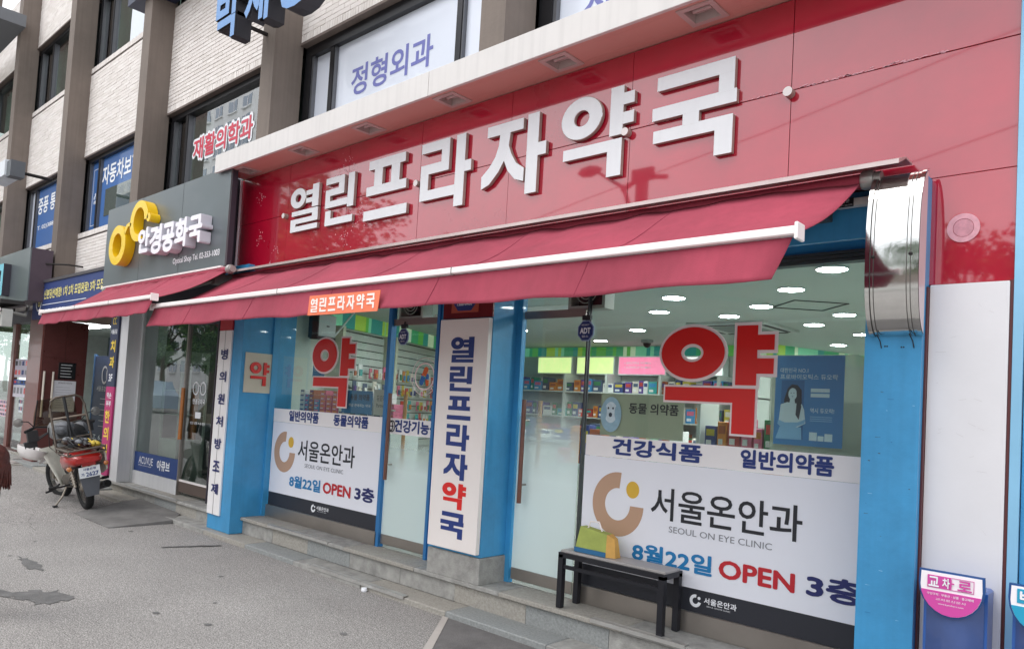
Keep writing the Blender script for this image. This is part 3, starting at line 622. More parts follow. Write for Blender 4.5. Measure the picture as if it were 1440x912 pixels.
# animal medicine panel with dog
dgp=film('green_translucent','b5b9a8',.9)
s=tag(MB().box(-3.13,-2.46,4.4125,4.4145,1.435,1.735,dgp).build('animal_medicine_panel'),'beige panel reading 동물 의약품 with a pale blue dog oval on the right window','window panel')
text('동물 의약품',-2.88,-2.49,1.60,1.675,4.397,black,s,offset=.02)
dl=M('dog_blue','93b6c6',.6,var=.12,vs=20); dk=M('dog_dark','2c3a48',.6,var=0); dw=M('dog_fur','c9dbe2',.7,var=.1,vs=40)
MB().disc(-3.03,1.585,.088,.125,4.395,4.397,dl).disc(-3.03,1.60,.055,.075,4.393,4.394,dw).disc(-3.085,1.60,.022,.055,4.392,4.3925,dl).disc(-2.975,1.60,.022,.055,4.392,4.3925,dl).disc(-3.03,1.575,.030,.035,4.391,4.392,dw).disc(-3.03,1.583,.014,.016,4.389,4.3905,dk).disc(-3.05,1.63,.007,.008,4.389,4.3905,dk).disc(-3.01,1.63,.007,.008,4.389,4.3905,dk).build('dog_picture',s)
# poster with woman inside right window
pb=M('poster_blue','3d86c6',.5,var=.04,vs=4); pbd=M('poster_blue_dark','2a6ba6',.5,var=.03); pl=M('poster_pale','d3e8f4',.5,var=.04); pm=M('poster_mid','86bbe6',.5,var=.03); ph=M('poster_hair','17283a',.5,var=0)
po=tag(MB().box(-1.93,-1.52,4.50,4.503,1.465,2.01,pb).build('medicine_poster'),'blue medicine poster with a dark haired woman folding her arms behind the right window','poster')
YP=4.4985
mb=MB(); mb.prism([(-1.89,1.50),(-1.75,1.50),(-1.75,1.86),(-1.89,1.86)],YP,YP+.001,pbd); mb.build('photo_ground',po)
mb=MB(); P=[(-1.865,1.66),(-1.87,1.74),(-1.85,1.81),(-1.825,1.835),(-1.79,1.83),(-1.765,1.80),(-1.762,1.72),(-1.772,1.64),(-1.795,1.62),(-1.81,1.66),(-1.84,1.68)]
mb.prism(P,YP-.002,YP-.001,ph); mb.build('hair',po)
mb=MB(); mb.disc(-1.818,1.775,.026,.037,YP-.004,YP-.003,pl); mb.prism([(-1.832,1.75),(-1.806,1.75),(-1.80,1.70),(-1.838,1.70)],YP-.0035,YP-.003,pl); mb.build('face',po)
mb=MB(); mb.prism([(-1.89,1.71),(-1.85,1.725),(-1.80,1.72),(-1.76,1.715),(-1.745,1.68),(-1.735,1.60),(-1.78,1.575),(-1.87,1.575),(-1.90,1.60)],YP-.0030,YP-.0025,pl); mb.prism([(-1.90,1.615),(-1.86,1.60),(-1.78,1.605),(-1.735,1.625),(-1.74,1.60),(-1.80,1.572),(-1.88,1.57),(-1.905,1.59)],YP-.005,YP-.004,pm); mb.build('blouse',po)
mb=MB(); mb.prism([(-1.89,1.575),(-1.76,1.575),(-1.755,1.50),(-1.915,1.50)],YP-.0032,YP-.0022,pm); mb.build('skirt',po)
mb=MB(); mb.prism([(-1.795,1.80),(-1.778,1.80),(-1.762,1.70),(-1.775,1.62),(-1.795,1.65),(-1.790,1.74)],YP-.0062,YP-.0055,ph); mb.build('hair_lock',po)
MB().disc(-1.826,1.781,.0035,.002,YP-.0072,YP-.0068,ph,n=8).disc(-1.809,1.781,.0035,.002,YP-.0072,YP-.0068,ph,n=8).prism([(-1.824,1.762),(-1.811,1.762),(-1.8175,1.757)],YP-.0072,YP-.0068,pbd).build('face_print',po)
text('대한민국 NO.1',-1.90,-1.73,1.905,1.935,YP-.001,pl,po,offset=.01); text('프로바이오틱스 듀오락',-1.90,-1.555,1.865,1.897,YP-.001,pl,po,offset=.01); text('역시 듀오락!',-1.71,-1.57,1.665,1.695,YP-.001,pl,po,offset=.01)
mb=MB(); mb.box(-1.71,-1.60,YP-.002,YP-.001,1.79,1.812,pl).box(-1.71,-1.60,YP-.002,YP-.001,1.76,1.782,pl).box(-1.71,-1.665,YP-.002,YP-.001,1.50,1.55,pl).box(-1.62,-1.575,YP-.002,YP-.001,1.50,1.545,pl).box(-1.66,-1.625,YP-.002,YP-.001,1.50,1.53,pl)
for k in range(3): mb.box(-1.71,-1.58,YP-.002,YP-.001,1.64-.012*k,1.645-.012*k,pm)
mb.build('small_print',po)
po.location.x=.047
cpanel=tag(MB().add([(-1.86,4.56,1.37),(-1.20,4.56,1.37),(-1.20,4.56,1.93),(-1.42,4.56,2.02),(-1.93,4.56,2.02),(-1.93,4.56,1.37)],[(0,1,2,3,4,5)],film('panel_film','8d9689',.85)).build('window_back_panel'),'grey translucent back panel behind the blue poster in the right window','display panel')
# small posters in left window
s=tag(MB().box(-6.36,-5.86,4.43,4.433,1.442,1.67,M('poster_teal','2b77ab',.5)).build('counter_poster'),'blue printed card reading 동물 의약품 at the bottom of the left window','card'); text('동물 의약품',-6.22,-5.9,1.575,1.635,4.4285,ph,s,offset=.02); text('취급 판매하는 약국',-6.24,-5.88,1.51,1.54,4.4285,whitep,s)
s=tag(MB().box(-5.85,-5.62,4.44,4.443,1.442,1.69,M('card_grey','b3b3af',.5)).build('counter_poster'),'grey printed card reading 듀오락 Partner at the bottom of the left window','card'); text('듀오락',-5.80,-5.67,1.575,1.635,4.4385,ph,s); text('Partner',-5.80,-5.67,1.52,1.555,4.4385,ph,s)
s=tag(MB().box(-6.98,-6.76,4.46,4.463,1.80,1.95,bluep).build('wall_card'),'small blue card on the wall behind the left window','card'); text('건강상담',-6.95,-6.8,1.86,1.90,4.459,whitep,s)
# ---- sign on pillar side (faces right)
s=tag(MB().box(-7.628,-7.615,4.015,4.33,1.59,2.03,M('plate_cream','cdc5b4',.5,var=.04)).build('pillar_plate'),'cream plate with red letter 약 on the side of the left blue pillar','sign')
mb=MB(); glyph(mb,'약',4.07,4.30,1.67,1.93,-7.60,-7.614,redp,M('red_side','7a1518',.6),face='+x'); mb.build('letter',s)
# ---- vertical white sign
vs_=tag(MB().box(-4.52,-3.97,4.06,4.10,.455,2.275,M('vertical_white','efe8e4',.5,var=.03,vs=2),ch=.004).build('vertical_sign'),'tall white vertical sign with blue and red letters 열린프라자약국 between the doors','sign')
zz=[('열',1.935,2.125,navy),('린',1.715,1.90,navy),('프',1.52,1.67,navy),('라',1.285,1.465,navy),('자',1.08,1.255,navy),('약',.835,1.065,redp),('국',.60,.79,navy)]
zz=[('열',1.93,2.125,navy),('린',1.70,1.89,navy),('프',1.475,1.655,navy),('라',1.235,1.43,navy),('자',1.005,1.20,navy),('약',.775,.97,redp),('국',.55,.74,navy)]
for ch,a,b,mt in zz:
    mb=MB(); glyph(mb,ch,-4.375,-4.115,a,b,4.056,4.059,mt,grow=.004); mb.build('letter',vs_)
s=tag(MB().box(-4.43,-4.12,4.085,4.089,2.33,2.52,M('sticker_redblue','b5533e',.5)).build('sticker'),'square sticker with blue shield and phone number above the tall white sign','sticker')
MB().prism([(-4.40,2.50),(-4.15,2.50),(-4.15,2.40),(-4.2,2.345),(-4.35,2.345),(-4.40,2.40)],4.081,4.084,navy).build('shield',s); text('1588-6400',-4.36,-4.19,2.385,2.415,4.080,whitep,s,offset=.01)
# ---- chrome half drum
chrome=M('chrome','dededb',.08,1,var=.08,vs=5,bump=.05,bs=14); chr2=M('drum_face','d7c3c6',.35,coat=.5)
dr=thing('drum_sign','round drum sign with polished stainless rim fixed above the right blue pillar','sign',(-1.05,3.9,2.08))
def dcurve(ro,n=48):
    out_=[]
    for k in range(n+1):
        t=rad(90+180*k/n); c,q=math.cos(t),math.sin(t)
        out_.append((3.955-(.145+ro)*abs(c)**(2/1.9),2.46+(.405+ro)*math.copysign(abs(q)**(2/2.7),q)))
    return out_
def rimg(mb,x0,x1,ro,mat):
    P=dcurve(ro); vs=[]
    for y,z in P: vs+=[(x0,y,z),(x1,y,z)]
    mb.add(vs,[(2*k,2*k+1,2*k+3,2*k+2) for k in range(len(P)-1)],mat)
mb=MB(); rimg(mb,-1.150,-.950,.0,chrome); o=mb.build('rim',dr,smooth=True)
for a_,b_ in ((-1.170,-1.150),(-.950,-.932)):
    mb=MB(); rimg(mb,a_,b_,.006,chrome); rimg(mb,a_,b_,-.004,chrome); mb.build('rim_flange',dr,smooth=True)
MB().prism(dcurve(-.006,30),-.937,-.941,chr2,'x').prism(dcurve(-.006,30),-1.165,-1.161,chr2,'x').build('face_plate',dr)
for xx in (-1.135,-.968): MB().lathe([(.009,0),(.008,-.007),(.003,-.010)],ir,c=(xx,3.808,2.43),axis='y',n=10).build('screw',dr)
for xx in (-1.148,-1.132,-.985,-.968):
    mb=MB(); rimg(mb,xx-.0012,xx+.0012,.003,M('seam_dark','6f6c68',.5,.6)); mb.build('rim_seam',dr)
for xx in (-1.132,-.985): MB().tube([(xx,3.90,2.06),(xx+.005,3.945,2.03),(xx+.012,3.946,1.995)],.0025,ir).build('tie_wire',dr)
mb=MB()
for hx,hz in ((-1.105,2.005),(-1.095,2.005),(-1.03,2.0),(-1.02,2.0)): mb.disc(hx,hz,.004,.004,3.9485,3.9499,ir,n=8)
mb.build('screw_hole',shop)['kind']='stuff'
mb=MB(); rr=random.Random(40)
for k in range(26):
    sx,sz=rr.uniform(-1.19,-.97),rr.uniform(.15,1.9); ln=rr.uniform(.005,.03); mb.add([(sx,3.9485,sz),(sx+ln,3.9485,sz+rr.uniform(-.004,.004)),(sx+ln,3.9485,sz+.002),(sx,3.9485,sz+.0025)],[(0,1,2,3)],(bluel,slat,dblue)[k%3])
mb.build('scuff_mark',shop)['kind']='stuff'
# ---- white panel + blue frame at the right
s=tag(MB().box(-.930,-.602,4.03,4.06,.05,2.312,M('white_board','e0dfe2',.45,var=.03,vs=2,bump=.08,bs=20),ch=.003).build('white_board'),'plain white painted board between the right blue pillar and the blue frame','board')
MB().box(-.600,-.588,4.035,4.08,.05,2.316,MC['dark_red_edge']).build('edge_strip',s)
mb=MB(); rr=random.Random(41); scr=M('scratch_grey','cdcacb',.7,var=0)
for k in range(22):
    sx,sz=rr.uniform(-.91,-.64),rr.uniform(.3,2.25); ln=rr.uniform(.01,.05); dz=rr.uniform(-.03,.01); mb.add([(sx,4.0285,sz),(sx+ln,4.0285,sz+dz),(sx+ln,4.0285,sz+dz+.0016),(sx,4.0285,sz+.0012)],[(0,1,2,3)],scr)
mb.build('scratch',s)['kind']='stuff'
nf=thing('next_shopfront','blue framed dark shop window cut off at the right edge','shopfront',(-.4,4.1,.05))
MB().box(-.586,-.545,4.03,4.3,.05,4.2,bluel).box(-.541,-.50,4.05,4.3,.05,4.2,blue).build('frame',nf)
MB().box(-.50,1.6,4.12,4.14,.05,2.9,M('dark_glass','31363c',.08,coat=1,var=.1)).build('pane',nf)
MB().box(-.50,1.6,4.06,4.12,2.9,4.0,M('next_sign_red','b8344a',.4,coat=.5)).build('sign_panel',nf)
# ================================================================== AWNINGS
rasp=M('awning_red','9e3f51',.9,var=.2,vs=1.7,bump=.25,bs=260,streak=.07)
_b=rasp.node_tree.nodes['Principled BSDF']; 
whb=M('bar_white','f7f0ee',.35,var=.04); metal=M('awning_metal','a8a6a2',.4,.6,var=.1)
def awning(label,x0,x1,yt,zt,yb,zb,vy,vz,hx0,hx1,seams,flare=.03,segs=60,hood=True,group=None):
    a=thing('awning',label,'awning',((x0+x1)/2,yt,zt),group=group)
    L0=x1-x0
    def fab(u,v):
        x=x0+(x1-x0)*u; y=yt+(yb-yt)*v; z=zt+(zb-zt)*v
        sag=-.05*math.sin(math.pi*v)*(1-.35*math.sin(u*9)-.2*math.sin(u*4)); cr=.007*math.sin(u*70+v*3+2*math.sin(u*17))*(1-v)**1.5+.006*math.sin(u*23+v*6)+.004*math.sin(u*41-v*9)*v+.0035*math.sin(u*150+v*5)*(1-v)**3
        return (x+ (0 if 0<u<1 else 0),y,z+sag+cr)
    mb=MB(); mb.grid(fab,segs*2,18,rasp); mb.build('fabric',a,smooth=True,solid=.004,recalc=False)
    mb=MB()
    def val(u,v):
        x=(x0+(x1-x0)*u)-.065*v; w=.012*math.sin(u*38)*v+.006*math.sin(u*91+1)*v
        bl=math.sin(min(1,v*1.15)*math.pi/2)
        return (x,yb-.01+(vy-yb)*v**1.3+w,zb-.012+(vz-zb)*v+(.005*math.sin(u*57)+.006*math.sin(u*19+2))*v)
    mb.grid(val,segs,8,rasp); mb.build('valance',a,smooth=True,solid=.003,recalc=False)
    MB().box(x0-.02,x1+.02,yb-.035,yb+.02,zb-.008,zb+.032,whb,ch=.006).build('front_bar',a)
    for x in (x0+L0*.37,x0+L0*.68): MB().box(x-.003,x+.003,yb-.037,yb+.022,zb-.01,zb+.034,M('bar_joint','8b8785',.6)).build('bar_joint',a)
    for x in (x0-.035,x1+.02): MB().box(x,x+.015,yb-.045,yb+.03,zb-.03,zb+.045,whb,ch=.004).build('end_cap',a)
    if hood: 
        mb=MB(); P=[(yt-.10,zt+.03),(yt-.10,zt+.052),(yt+.02,zt+.095),(yt+.13,zt+.095),(yt+.13,zt+.085),(yt+.02,zt+.085)]
        n=len(P); mb.prism(P,hx0,hx1,M('hood_metal','c6b7b4',.35,.5,var=.12,vs=4),'x'); mb.build('hood',a)
    mb=MB(); mb.tube([(hx0+.05,yt+.03,zt+.01),(x1+.02,yt+.03,zt+.01)],.035,rasp,14); mb.build('roller',a,smooth=True)
    for x in (hx0+.05,x1+.02): mb=MB(); mb.lathe([(.045,-.02),(.05,-.01),(.05,.03),(.045,.04)],metal,c=(x,yt+.03,zt+.01),axis='x'); mb.lathe([(.036,.04),(.036,.075)],metal,c=(x,yt+.03,zt+.01),axis='x'); mb.build('roller_cap',a,smooth=True)
    L_=x1-x0; am=M('arm_grey','6d6c69',.5,.5)
    for s_ in (-1,1):
        xa=(x0+.25) if s_<0 else (x1-.25); el=xa-s_*L_*.20
        mb=MB(); mb.tube([(xa,yt,zt-.10),(el,(yt+yb)/2+.05,(zt+zb)/2-.07)],.022,am,8).tube([(el,(yt+yb)/2+.05,(zt+zb)/2-.07),(xa-s_*.1,yb+.03,zb)],.018,am,8); mb.build('folding_arm',a,smooth=True)
        MB().box(xa-.05,xa+.05,yt-.02,yt+.2,zt-.14,zt-.02,am).build('arm_bracket',a)
    sm=M('seam_thread','8d3249',.9)
    for x in seams:
        mb=MB(); u=(x-x0)/L_
        pts=[tuple(Vector(fab(u,k/8))+Vector((0,0,.0035))) for k in range(9)]
        mb.tube(pts,.0022,sm,4)
        mb.tube([tuple(Vector(val(u,k/6))+Vector((0,-.003,0))) for k in range(7)],.0018,sm,4); mb.build('seam',a)
    return a
aw=awning('long raspberry red fabric awning with white front bar over the pharmacy',-7.76,-1.235,3.90,2.845,3.075,2.395,3.03,2.205,-7.98,-1.03,[-6.9,-5.75,-4.6,-3.45,-2.3])
aw2=awning('shorter raspberry red awning over the optical shop left of the pharmacy',-11.15,-7.62,3.72,2.885,3.0,2.475,2.97,2.33,-11.25,-7.72,[-10.2,-9.0],segs=40,hood=False)
MB().box(-11.30,-7.75,3.72,3.9,2.925,2.945,whb).build('white_trim',aw2)
# orange sticker on valance
st=tag(MB().prism([(-4.80,2.33),(-3.955,2.322),(-3.975,2.182),(-4.815,2.185)],2.998,3.002,M('orange_sticker','f4805c',.5,var=.03)).build('orange_plate'),'orange plate with white letters 열린프라자약국 pinned on the awning valance','sign')
MATW=M('sticker_letters','fff3ec',.5,var=0); chs='열린프라자약국'
for k,ch in enumerate(chs):
    w=.79/7; a=-4.785+k*w; mb=MB(); glyph(mb,ch,a+.012,a+w-.014,2.205,2.305,2.994,2.997,MATW); mb.build('letter',st)
st.rotation_euler=(0,0,0)
# ================================================================== PHARMACY INTERIOR
ceilm=M('ceiling_paint','c9d3cd',.9,var=.04,vs=1); wallm=M('inner_wall','c2c9bf',.8,var=.04,vs=1.5); floorm=M('inner_floor','8d8f88',.35,var=.15,vs=2)
inn=thing('pharmacy_interior','lit room of the pharmacy behind the glass','room',(-4.5,7.5,.2),kind='structure')
MB().box(-9.6,-.9,4.46,13.2,2.70,2.72,ceilm).build('ceiling',inn)
MB().box(-9.6,-.9,4.42,13.2,.20,.222,floorm).build('floor',inn)
def wallseg(a,b,z0,z1,mat,name='wall',th=.05,par=None):
    A=Vector(a);B=Vector(b); n_=Vector((-(B-A).y,(B-A).x)).normalized()*th
    return MB().prism([tuple(A),tuple(B),tuple(B+n_),tuple(A+n_)],z0,z1,mat,'z').build(name,par or inn)
WP=[(-7.66,4.46),(-8.5,6.55),(-9.4,8.4),(-9.4,10.35),(-4.33,10.35),(-3.7,12.3),(-.95,12.3),(-.95,4.46)]
for i in range(len(WP)-1): wallseg(WP[i],WP[i+1],.222,2.70,wallm)
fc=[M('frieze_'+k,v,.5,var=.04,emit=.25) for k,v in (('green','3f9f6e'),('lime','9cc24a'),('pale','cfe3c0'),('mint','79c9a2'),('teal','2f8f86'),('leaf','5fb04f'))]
rr=random.Random(11)
for i in range(len(WP)-2):
    A=Vector(WP[i]);B=Vector(WP[i+1]); d=(B-A); n_=Vector((d.y,-d.x)).normalized()*.03; Ln=d.length; s=.95 if i==0 else 0; d.normalize(); mb=MB()
    z0=2.54 if i>=3 else 2.50
    while s<Ln-.02:
        w=min(rr.choice((.07,.1,.14,.2)),Ln-s); P=[A+d*s,A+d*(s+w),A+d*(s+w)+n_,A+d*s+n_]; e=rr.uniform(0,.002)
        mb.prism([tuple(q) for q in P],z0+e,2.699,rr.choice(fc),'z'); s+=w
    mb.build('frieze',inn)
disk=M('led_disc','f4fbff',.5,var=0,emit=105); lrim=M('led_rim','dfe6e4',.5,var=0)
CL=[(-1.84,5.28),(-2.40,5.97),(-3.0,6.76),(-2.92,5.28),(-3.51,6.01),(-4.13,6.79),(-2.49,7.54),(-3.03,8.21),(-3.59,7.31),(-5.3,8.2),(-2.83,9.23),(-3.5,10.4),(-7.03,6.37),(-6.67,9.3),(-5.2,5.3),(-5.7,6.2),(-7.0,7.8),(-1.9,9.6),(-3.1,11.4),(-1.9,6.8)]
l0=None
for k,(x,y) in enumerate(CL):
    if l0 is None:
        l0=thing('ceiling_light','round white ceiling light in the pharmacy ceiling','ceiling light',(x,y,2.7),group='round lights in the pharmacy ceiling')
        MB().disc(x,y,.10,.10,2.688,2.694,disk,'z').build('diffuser',l0); MB().ring(x,y,.112,.112,.101,.101,2.684,2.70,lrim,'z').build('rim',l0)
    else: dup(l0,loc=(x,y,2.7))
for ob in [o for o in COL.objects if o.get('group')=='round lights in the pharmacy ceiling']:
    ob['label']=''; rk0=sorted([o.location.y for o in COL.objects if o.get('group')=='round lights in the pharmacy ceiling']).index(ob.location.y); ob['label']=f'round white ceiling light, {ORD[rk0]} nearest to the shop glass'+(' and nearest the right pillar' if abs(ob.location.x+1.84)<.01 else '')
ac=thing('ceiling_air_conditioner','square ceiling cassette air conditioner with four dark slots','air conditioner',(-3.85,8.2,2.66))
MB().box(-4.35,-3.4,7.75,8.75,2.665,2.70,M('ac_white','c9d0cb',.5)).build('panel',ac)
for a,b,c,d in ((-4.25,-3.5,7.81,7.87),(-4.25,-3.5,8.63,8.69),(-4.31,-4.26,7.9,8.6),(-3.49,-3.44,7.9,8.6)): MB().box(a,b,c,d,2.66,2.664,M('slot_dark','2b3030',.7)).build('slot',ac)
MB().box(-4.15,-3.6,7.95,8.55,2.659,2.664,M('grille','8f9a96',.7)).build('grille',ac)
h=tag(MB().ring(-2.6,6.9,.36,.36,.34,.34,2.692,2.699,M('slot_dark2','4b5552',.7),'z',n=4).build('ceiling_hatch'),'square access hatch outline in the ceiling beside the lights','hatch'); 
cm=thing('dome_camera','small dark dome camera under the ceiling near the back wall','security camera',(-5.9,9.4,2.6)); mb=MB(); mb.lathe([(.09,2.70),(.09,2.66),(.07,2.65)],M('cam_white','a9b0ad',.5),c=(-5.9,9.4,0)); mb.build('housing',cm,smooth=True); mb=MB(); mb.lathe([(.06,2.65),(.05,2.61),(.02,2.585)],fanb,c=(-5.9,9.4,0)); mb.build('dome',cm,smooth=True)
# light boxes on the back wall
def lightbox(x0,x1,col,label,words=None):
    b=thing('light_box',label,'light box',((x0+x1)/2,10.3,2.22)); MB().box(x0,x1,10.18,10.34,2.22,2.53,lrim).build('case',b)
    MB().box(x0+.02,x1-.02,10.172,10.179,2.24,2.51,col).build('face',b)
    for k,w in enumerate(words or ()): text(w,x0+.12,x0+.12+.5,2.40-.07*k,2.435-.07*k,10.17,whitep,b,offset=.01)
    return b
lightbox(-7.78,-7.0,M('lb_lime','d3e69a',.5,var=.3,vs=3,emit=.9),'pale lime glowing light box on the back wall left of the pink one')
lightbox(-6.92,-6.02,M('lb_pink','e27a9c',.5,var=.25,vs=4,emit=.9),'pink glowing light box on the back wall of the pharmacy',('+ BEAUTIFUL WOMEN','+ SCIENCE OF WOMEN'))
lightbox(-5.92,-5.05,M('lb_white','e6eae6',.5,var=.05,vs=3,emit=1.2),'white glowing light box on the back wall right of the pink one'); lightbox(-8.66,-7.88,MC['lb_lime'],'lime light box at the far left end of the back wall')
# shelves on the back wall
shm=M('shelf_white','cfd3cc',.6,var=.03)
bs_=thing('back_shelf','white wall shelving full of medicine boxes at the back of the pharmacy','shelf',(-6.6,10.1,.2))
for z in (1.12,1.5,1.92): MB().box(-9.2,-4.4,9.93,10.34,z-.02,z,shm).build('shelf_board',bs_)
for x in (-9.2,-7.83,-6.97,-5.97,-5.0,-4.42): MB().box(x-.02,x+.02,9.92,10.34,.3,2.22,shm).build('upright',bs_)
PC=['c9473c','b33a33','2c3f7a','3f8fc4','e0d6c8','d8842f','2f7a4c','5a3f8c','e6e4e0','3ea6a0','c8b23c','d76a86','41536e','a8552c']
pcm=[M('box_'+c,c,.5,var=.12,vs=30) for c in PC]
rr=random.Random(21)
CN={'c9473c':'red','b33a33':'dark red','2c3f7a':'navy','3f8fc4':'sky blue','e0d6c8':'cream','d8842f':'orange','2f7a4c':'green','5a3f8c':'purple','e6e4e0':'white','3ea6a0':'teal','c8b23c':'yellow','d76a86':'pink','41536e':'slate','a8552c':'rust'}
bcount=0
def pbox(x,y,z,w,d,h,ci,where,grp):
    global bcount; bcount+=1
    c=CN[PC[ci]]; b=tag(MB().box(x,x+w,y,y+d,z,z+h,pcm[ci],ch=.003).box(x+w*.12,x+w*.88,y-.0015,y,z+h*.55,z+h*.85,pcm[(ci+8)%14]).box(x+w*.12,x+w*.6,y-.0015,y,z+h*.15,z+h*.35,pcm[8]).build('medicine_box'),f'{c} medicine box, {where}','box',grp); return b
for z,zl in ((1.92,'top'),(1.5,'middle'),(1.12,'lowest')):
    x=-9.1; kk=0
    while x<-4.7:
        kk+=1; w=rr.uniform(.07,.2); pbox(x,9.97,z+.001,w,.2,rr.uniform(.12,.24) if z<1.9 else rr.uniform(.14,.23),rr.randrange(14),f'{ORD[kk-1]} from the left on the {zl} back shelf','medicine boxes on the back shelves'); x+=w+rr.uniform(.004,.035)
# counters
cn=thing('service_counter','long pale counter across the pharmacy','counter',(-5.2,7.7,.22))
MB().box(-7.2,-3.2,7.4,7.9,.222,1.18,shm).box(-7.25,-3.15,7.35,7.95,1.181,1.22,M('counter_top','a9aeb0',.3)).build('body',cn)
rr=random.Random(4)
for k in range(14):
    x=-7.1+k*.28; pbox(x,7.42,1.222,rr.uniform(.1,.22),.12,rr.uniform(.1,.26),rr.randrange(14),f'{ORD[k]} from the left along the service counter','boxes on the service counter')
# rack near right window bottom
rk=thing('display_rack','white display rack of small packets behind the right window','rack',(-2.3,5.3,.22))
for z in (.7,1.05,1.36): MB().box(-2.75,-1.95,5.2,5.5,z,z+.015,shm).build('shelf_board',rk)
for x in (-2.77,-1.93): MB().box(x-.015,x+.015,5.2,5.5,.222,1.75,shm).build('side_panel',rk)
rr=random.Random(9)
for z in (1.376,1.066):
    x=-2.72; kk=0
    while x<-2.1: kk+=1; w=rr.uniform(.06,.12); pbox(x,5.22,z,w,.1,rr.uniform(.12,.24),rr.randrange(14),f'{ORD[kk-1]} on the {"upper" if z>1.2 else "lower"} board of the rack behind the right window','packets on the display rack'); x+=w+.015
gcab=tag(MB().box(-1.95,-1.25,5.0,5.5,.222,1.75,M('cabinet_grey','8f9896',.5)).box(-1.93,-1.27,4.99,5.0,1.0,1.7,M('cabinet_door','a7afad',.4)).build('grey_cabinet'),'grey cabinet standing right behind the poster in the right window','cabinet')
# left display: low shelf with stacked boxes just behind the glass
rr=random.Random(52)      # things piled on the counter and on a promo table further back
tbm=thing('promotion_table','low white table with piled packets in the middle of the pharmacy','table',(-4.2,6.2,.22)); MB().box(-4.9,-3.6,6.0,6.5,1.02,1.06,shm).build('table_top',tbm)
for x_,y_ in ((-4.85,6.05),(-3.65,6.05),(-4.85,6.45),(-3.65,6.45)): MB().box(x_-.025,x_+.025,y_-.025,y_+.025,.222,1.02,shm).build('leg',tbm)
x=-4.85; kk=0
while x<-3.75: kk+=1; w=rr.uniform(.06,.16); pbox(x,6.1,1.061,w,.12,rr.uniform(.12,.42),rr.randrange(14),f'{ORD[kk-1]} from the left on the promotion table','packets on the promotion table'); x+=w+.01
for k,(px_,pz_,pc_) in enumerate(((-4.15,1.45,8),(-3.98,1.9,9),(-5.35,1.9,4))): tag(MB().box(px_-.22 if k else px_-.1,px_+.22 if k else px_+.1,10.30 if k!=1 else 10.9,10.32 if k!=1 else 10.92,pz_-.22,pz_+.22,pcm[pc_]).build('wall_notice'),('pale','teal','cream')[k]+' notice on the back wall of the pharmacy','notice')
ls_=thing('window_shelf','white low shelf directly behind the left window','shelf',(-6.6,4.8,.22)); MB().box(-7.55,-5.75,4.60,5.0,1.375,1.40,shm).build('shelf_board',ls_)
for x in (-7.5,-5.8): MB().box(x-.02,x+.02,4.62,4.98,.222,1.374,shm).build('leg',ls_)
rr=random.Random(33); x=-7.45
for k in range(16):
    w=rr.uniform(.06,.10); ci=[8,3,13,3,11,11,11,8,8,12,9,12,8,12,8,11][k]; z=1.401
    for q in range(rr.choice((3,4,5))):
        hh=.052; pbox(x,4.62,z,w,.12,hh-.002,ci,f'{ORD[q]} from the bottom of the {ORD[k]} stack behind the left window','small stacked boxes behind the left window'); z+=hh
    x+=w+.02
# slatwall on left wall with blister packs
sw=thing('slatwall','pale slatted display wall on the left side of the pharmacy','display wall',(-8.6,7,.3))
A=Vector(WP[0]);B=Vector(WP[1]);C_=Vector(WP[2])
slm=M('slat_board','c4cbc3',.6,var=.03)
def onwall(s):   # distance along left wall -> point, dir, normal
    L1=(B-A).length
    if s<L1: d=(B-A).normalized(); p=A+d*s
    else: d=(C_-B).normalized(); p=B+d*(s-L1)
    return p,d,Vector((d.y,-d.x))
for s0,s1 in ((.95,2.20),(2.30,4.2)):
    p,d,n_=onwall(s0); q,_,_=onwall(s1-.001); MB().prism([tuple(v) for v in (p+n_*.006,q+n_*.006,q+n_*.028,p+n_*.028)],.9,2.47,M('slat_gap','4d544e',.9),'z').build('backing',sw)
    z=.9
    while z<2.45:
        p,d,n_=onwall(s0); q,_,_=onwall(s1-.001)
        P=[p+n_*.03,q+n_*.03,q+n_*.05,p+n_*.05]; MB().prism([tuple(v) for v in P],z,z+.090,slm,'z').build('slat',sw); z+=.104
for s in (.9,2.25,4.25):
    p,d,n_=onwall(s); P=[p+n_*.0,p+d*.06,p+d*.06+n_*.22,p+n_*.22]; MB().prism([tuple(v) for v in P],.222,2.49,M('panel_cream','c9cbb4',.6),'z').build('divider',sw)
rr=random.Random(14)
for sk,s in enumerate([1.05+.13*k for k in range(9)]+[2.4+.14*k for k in range(12)]):
    for z in (1.24,1.45,1.66,1.87):
        if rr.random()<.22: continue
        p,d,n_=onwall(s+rr.uniform(-.02,.02)); a=p+n_*.13; w=rr.uniform(.06,.1); hh=rr.uniform(.12,.18); ci=rr.choice((4,8,8,0,12,9,5,10,11)); b=a+d*w
        P=[a,b,b+n_*.012,a+n_*.012]; mb=MB().prism([tuple(v) for v in P],z,z+hh,pcm[ci],'z'); P=[a+d*w*.2+n_*.013,a+d*w*.8+n_*.013,a+d*w*.8+n_*.03,a+d*w*.2+n_*.03]; mb.prism([tuple(v) for v in P],z+.02,z+hh*.6,pcm[rr.randrange(14)],'z')
        tag(mb.build('blister_pack'),f'{CN[PC[ci]]} packet in the {ORD[sk]} column, {"lowest" if z<1.3 else "lower" if z<1.5 else "middle" if z<1.7 else "upper"} row of the slatted wall','packet','packets hanging on the slatted wall')
